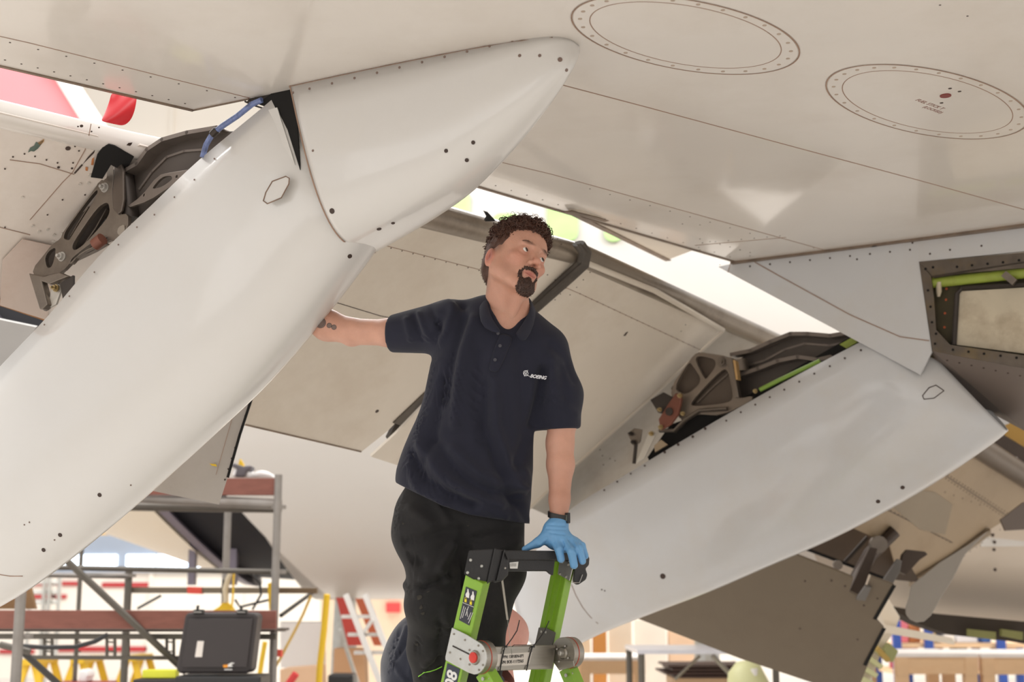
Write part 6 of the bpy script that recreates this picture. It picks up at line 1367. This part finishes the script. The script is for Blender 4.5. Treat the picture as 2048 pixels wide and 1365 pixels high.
for i, (x0, x1, y) in enumerate(((1336, 1500, 1334), (1345, 1490, 1341), (1330, 1520, 1348), (1350, 1500, 1355))):
    solo('metal_sheet', pbox(x0, y - 2, x1, y + 2, 11.5 + i * .02, .8), M_sheet, 'dark brown sheet under the metal table, %s of the stack' % ['topmost', 'second', 'third', 'lowest'][i], 'sheet', 'sheets stacked under the metal table')
p_ = P(1425, 1359, 11.5); b = MB(); b.box((p_.x, p_.y + .4, p_.z / 2), (.6, .6, p_.z)); solo('sheet_stand', b, M_ply, 'low wooden stand under the stack of dark sheets', 'stand')
gb = thing('green_drum', 'pale olive rounded housing on the floor under the table', 'housing', (P(1497, 1365, 10.2).x, 10.2, 0)); M_ol = mat('pale_olive', (196, 194, 146), .5, 0, .08, 3)
c_ = P(1497, 1345, 10.2); b = MB().tube([(c_.x, c_.y, .0), (c_.x, c_.y, c_.z - .1), (c_.x - .03, c_.y, c_.z + .02), (c_.x - .04, c_.y, c_.z + .075)], [.16, .16, .12, .05], 18); b.done('housing_body', M_ol, gb, smooth=True, sharp=60)
MB().tube([(c_.x + .05, c_.y - .06, 0), (c_.x + .02, c_.y - .1, c_.z + .03)], .03, 8).done('housing_rib', M_fus, gb, smooth=True)
# ribbed pale structure between brown flap and benches
rs = thing('ribbed_strut', 'pale green ribbed aircraft part slanting down at lower right', 'aircraft part', (P(1700, 1365, 9.4).x, 9.4, 0))
MB().prism([P(x, y, 9.4) for x, y in ((1765, 1180), (1800, 1235), (1790, 1262), (1765, 1300), (1740, 1365), (1700, 1460), (1640, 1460), (1700, 1340), (1745, 1250))], Vector((0, .12, 0))).done('strut_web', M_fusb, rs, bevel=.004)
for (x0, y0, x1, y1) in ((1740, 1292, 1775, 1318), (1730, 1312, 1762, 1335), (1718, 1332, 1752, 1352), (1706, 1350, 1744, 1368)): MB().bar(P(x0, y0, 9.36), P(x1, y1, 9.36), .03, .06, (0, -1, 0)).done('rib', M_ol, rs)
MB().prism([P(x, y, 9.3) for x, y in ((1768, 1302), (1778, 1286), (1797, 1303), (1786, 1326), (1776, 1322))], Vector((0, .08, 0))).done('end_block', mat('olive_block', (142, 142, 92), .6), rs, bevel=.004)
MB().bar(P(1752, 1296, 9.32), P(1776, 1322, 9.32), .03, .05, (0, -1, 0)).done('rib', mat('ochre', (170, 140, 70), .6), rs)
# blue racking with goods
rkb = thing('pallet_rack', 'blue steel storage rack behind the workbenches', 'rack', (P(1900, 1300, 16).x, 16, 0)); M_blue = mat('rack_blue', (48, 78, 156), .5)
for x in (1792, 1856, 2000, 2090):
    for dy in (0, .9): p = P(x, 1255, 16); b = MB(); b.box((p.x, p.y + dy, (p.z + .2) / 2), (.09, .07, p.z + .2)); b.done('upright', M_blue, rkb)
for y in (1292, 1345):
    a_, c_ = P(1792, y, 16), P(2090, y, 16); b = MB(); b.box(((a_.x + c_.x) / 2, a_.y + .45, a_.z), (c_.x - a_.x, .9, .05)); b.done('shelf', M_ply, rkb)
zs = [P(1792, y, 16).z + .03 for y in (1292, 1345)]
goods = [(1812, 0, .12, .26, (222, 120, 128), 'pink box on the blue rack, upper shelf left', 'box'), (1836, 0, .13, .20, (190, 120, 70), 'brown carton beside the pink box', 'carton'), (1870, 0, .08, .12, (206, 176, 120), 'small straw coloured box on the upper rack shelf', 'box'), (1884, 0, .07, .14, (40, 42, 60), 'dark tin beside the straw coloured box', 'tin'), (1905, 0, .12, .1, (230, 226, 220), 'white flat box on the upper rack shelf', 'box'), (1940, 0, .24, .22, (216, 218, 224), 'large pale box under the wheel bay', 'box'), (1980, 0, .1, .22, (70, 110, 180), 'blue box right of the large pale box', 'box'),
    (1818, 1, .26, .24, (160, 36, 48), 'dark red carton on the lower rack shelf', 'carton'), (1880, 1, .13, .24, (110, 30, 44), 'maroon box on the lower rack shelf', 'box'), (1905, 1, .12, .2, (230, 214, 196), 'cream box beside the maroon box', 'box'), (1930, 1, .12, .24, (96, 110, 118), 'slate grey tall box on the lower shelf', 'box'), (1965, 1, .2, .2, (224, 190, 160), 'peach carton on the lower shelf', 'carton'), (2020, 1, .2, .24, (206, 160, 130), 'tan carton near the right frame edge', 'carton')]
for x, s, w_, h_, col, lb_, ct in goods:
    p = P(x, 1292, 16); b = MB(); b.box((p.x, p.y + .25, zs[s] + h_ / 2), (w_, .3, h_)); solo('storage_box', b, mat('goods_%d_%d_%d' % col, col, .6), lb_, ct, 'goods on the blue rack', bevel=.008)
# pale clutter behind the fairing tail
for x0, y0, x1, y1, t, col, lb_ in ((1185, 1255, 1212, 1312, 17, (214, 150, 80), 'orange brown board leaning behind the right hinge'), (1216, 1240, 1262, 1312, 17.5, (236, 224, 206), 'cream board standing right of the orange one'), (1266, 1240, 1330, 1300, 18, (242, 234, 222), 'pale box left of the metal table'), (1336, 1262, 1400, 1300, 18, (232, 200, 170), 'peach coloured box above the metal table'), (1150, 1262, 1180, 1312, 17, (240, 216, 186), 'light wooden plank standing behind the ladder hinge')):
    a_, c_ = P(x0, y0, t), P(x1, y1, t); b = MB(); b.box(((a_.x + c_.x) / 2, a_.y, a_.z / 2), (c_.x - a_.x, .2, a_.z)); solo('board', b, mat('board_%d_%d_%d' % col, col, .7, 0, .05, 3), lb_, 'board', 'boards and boxes behind the fairing tail')
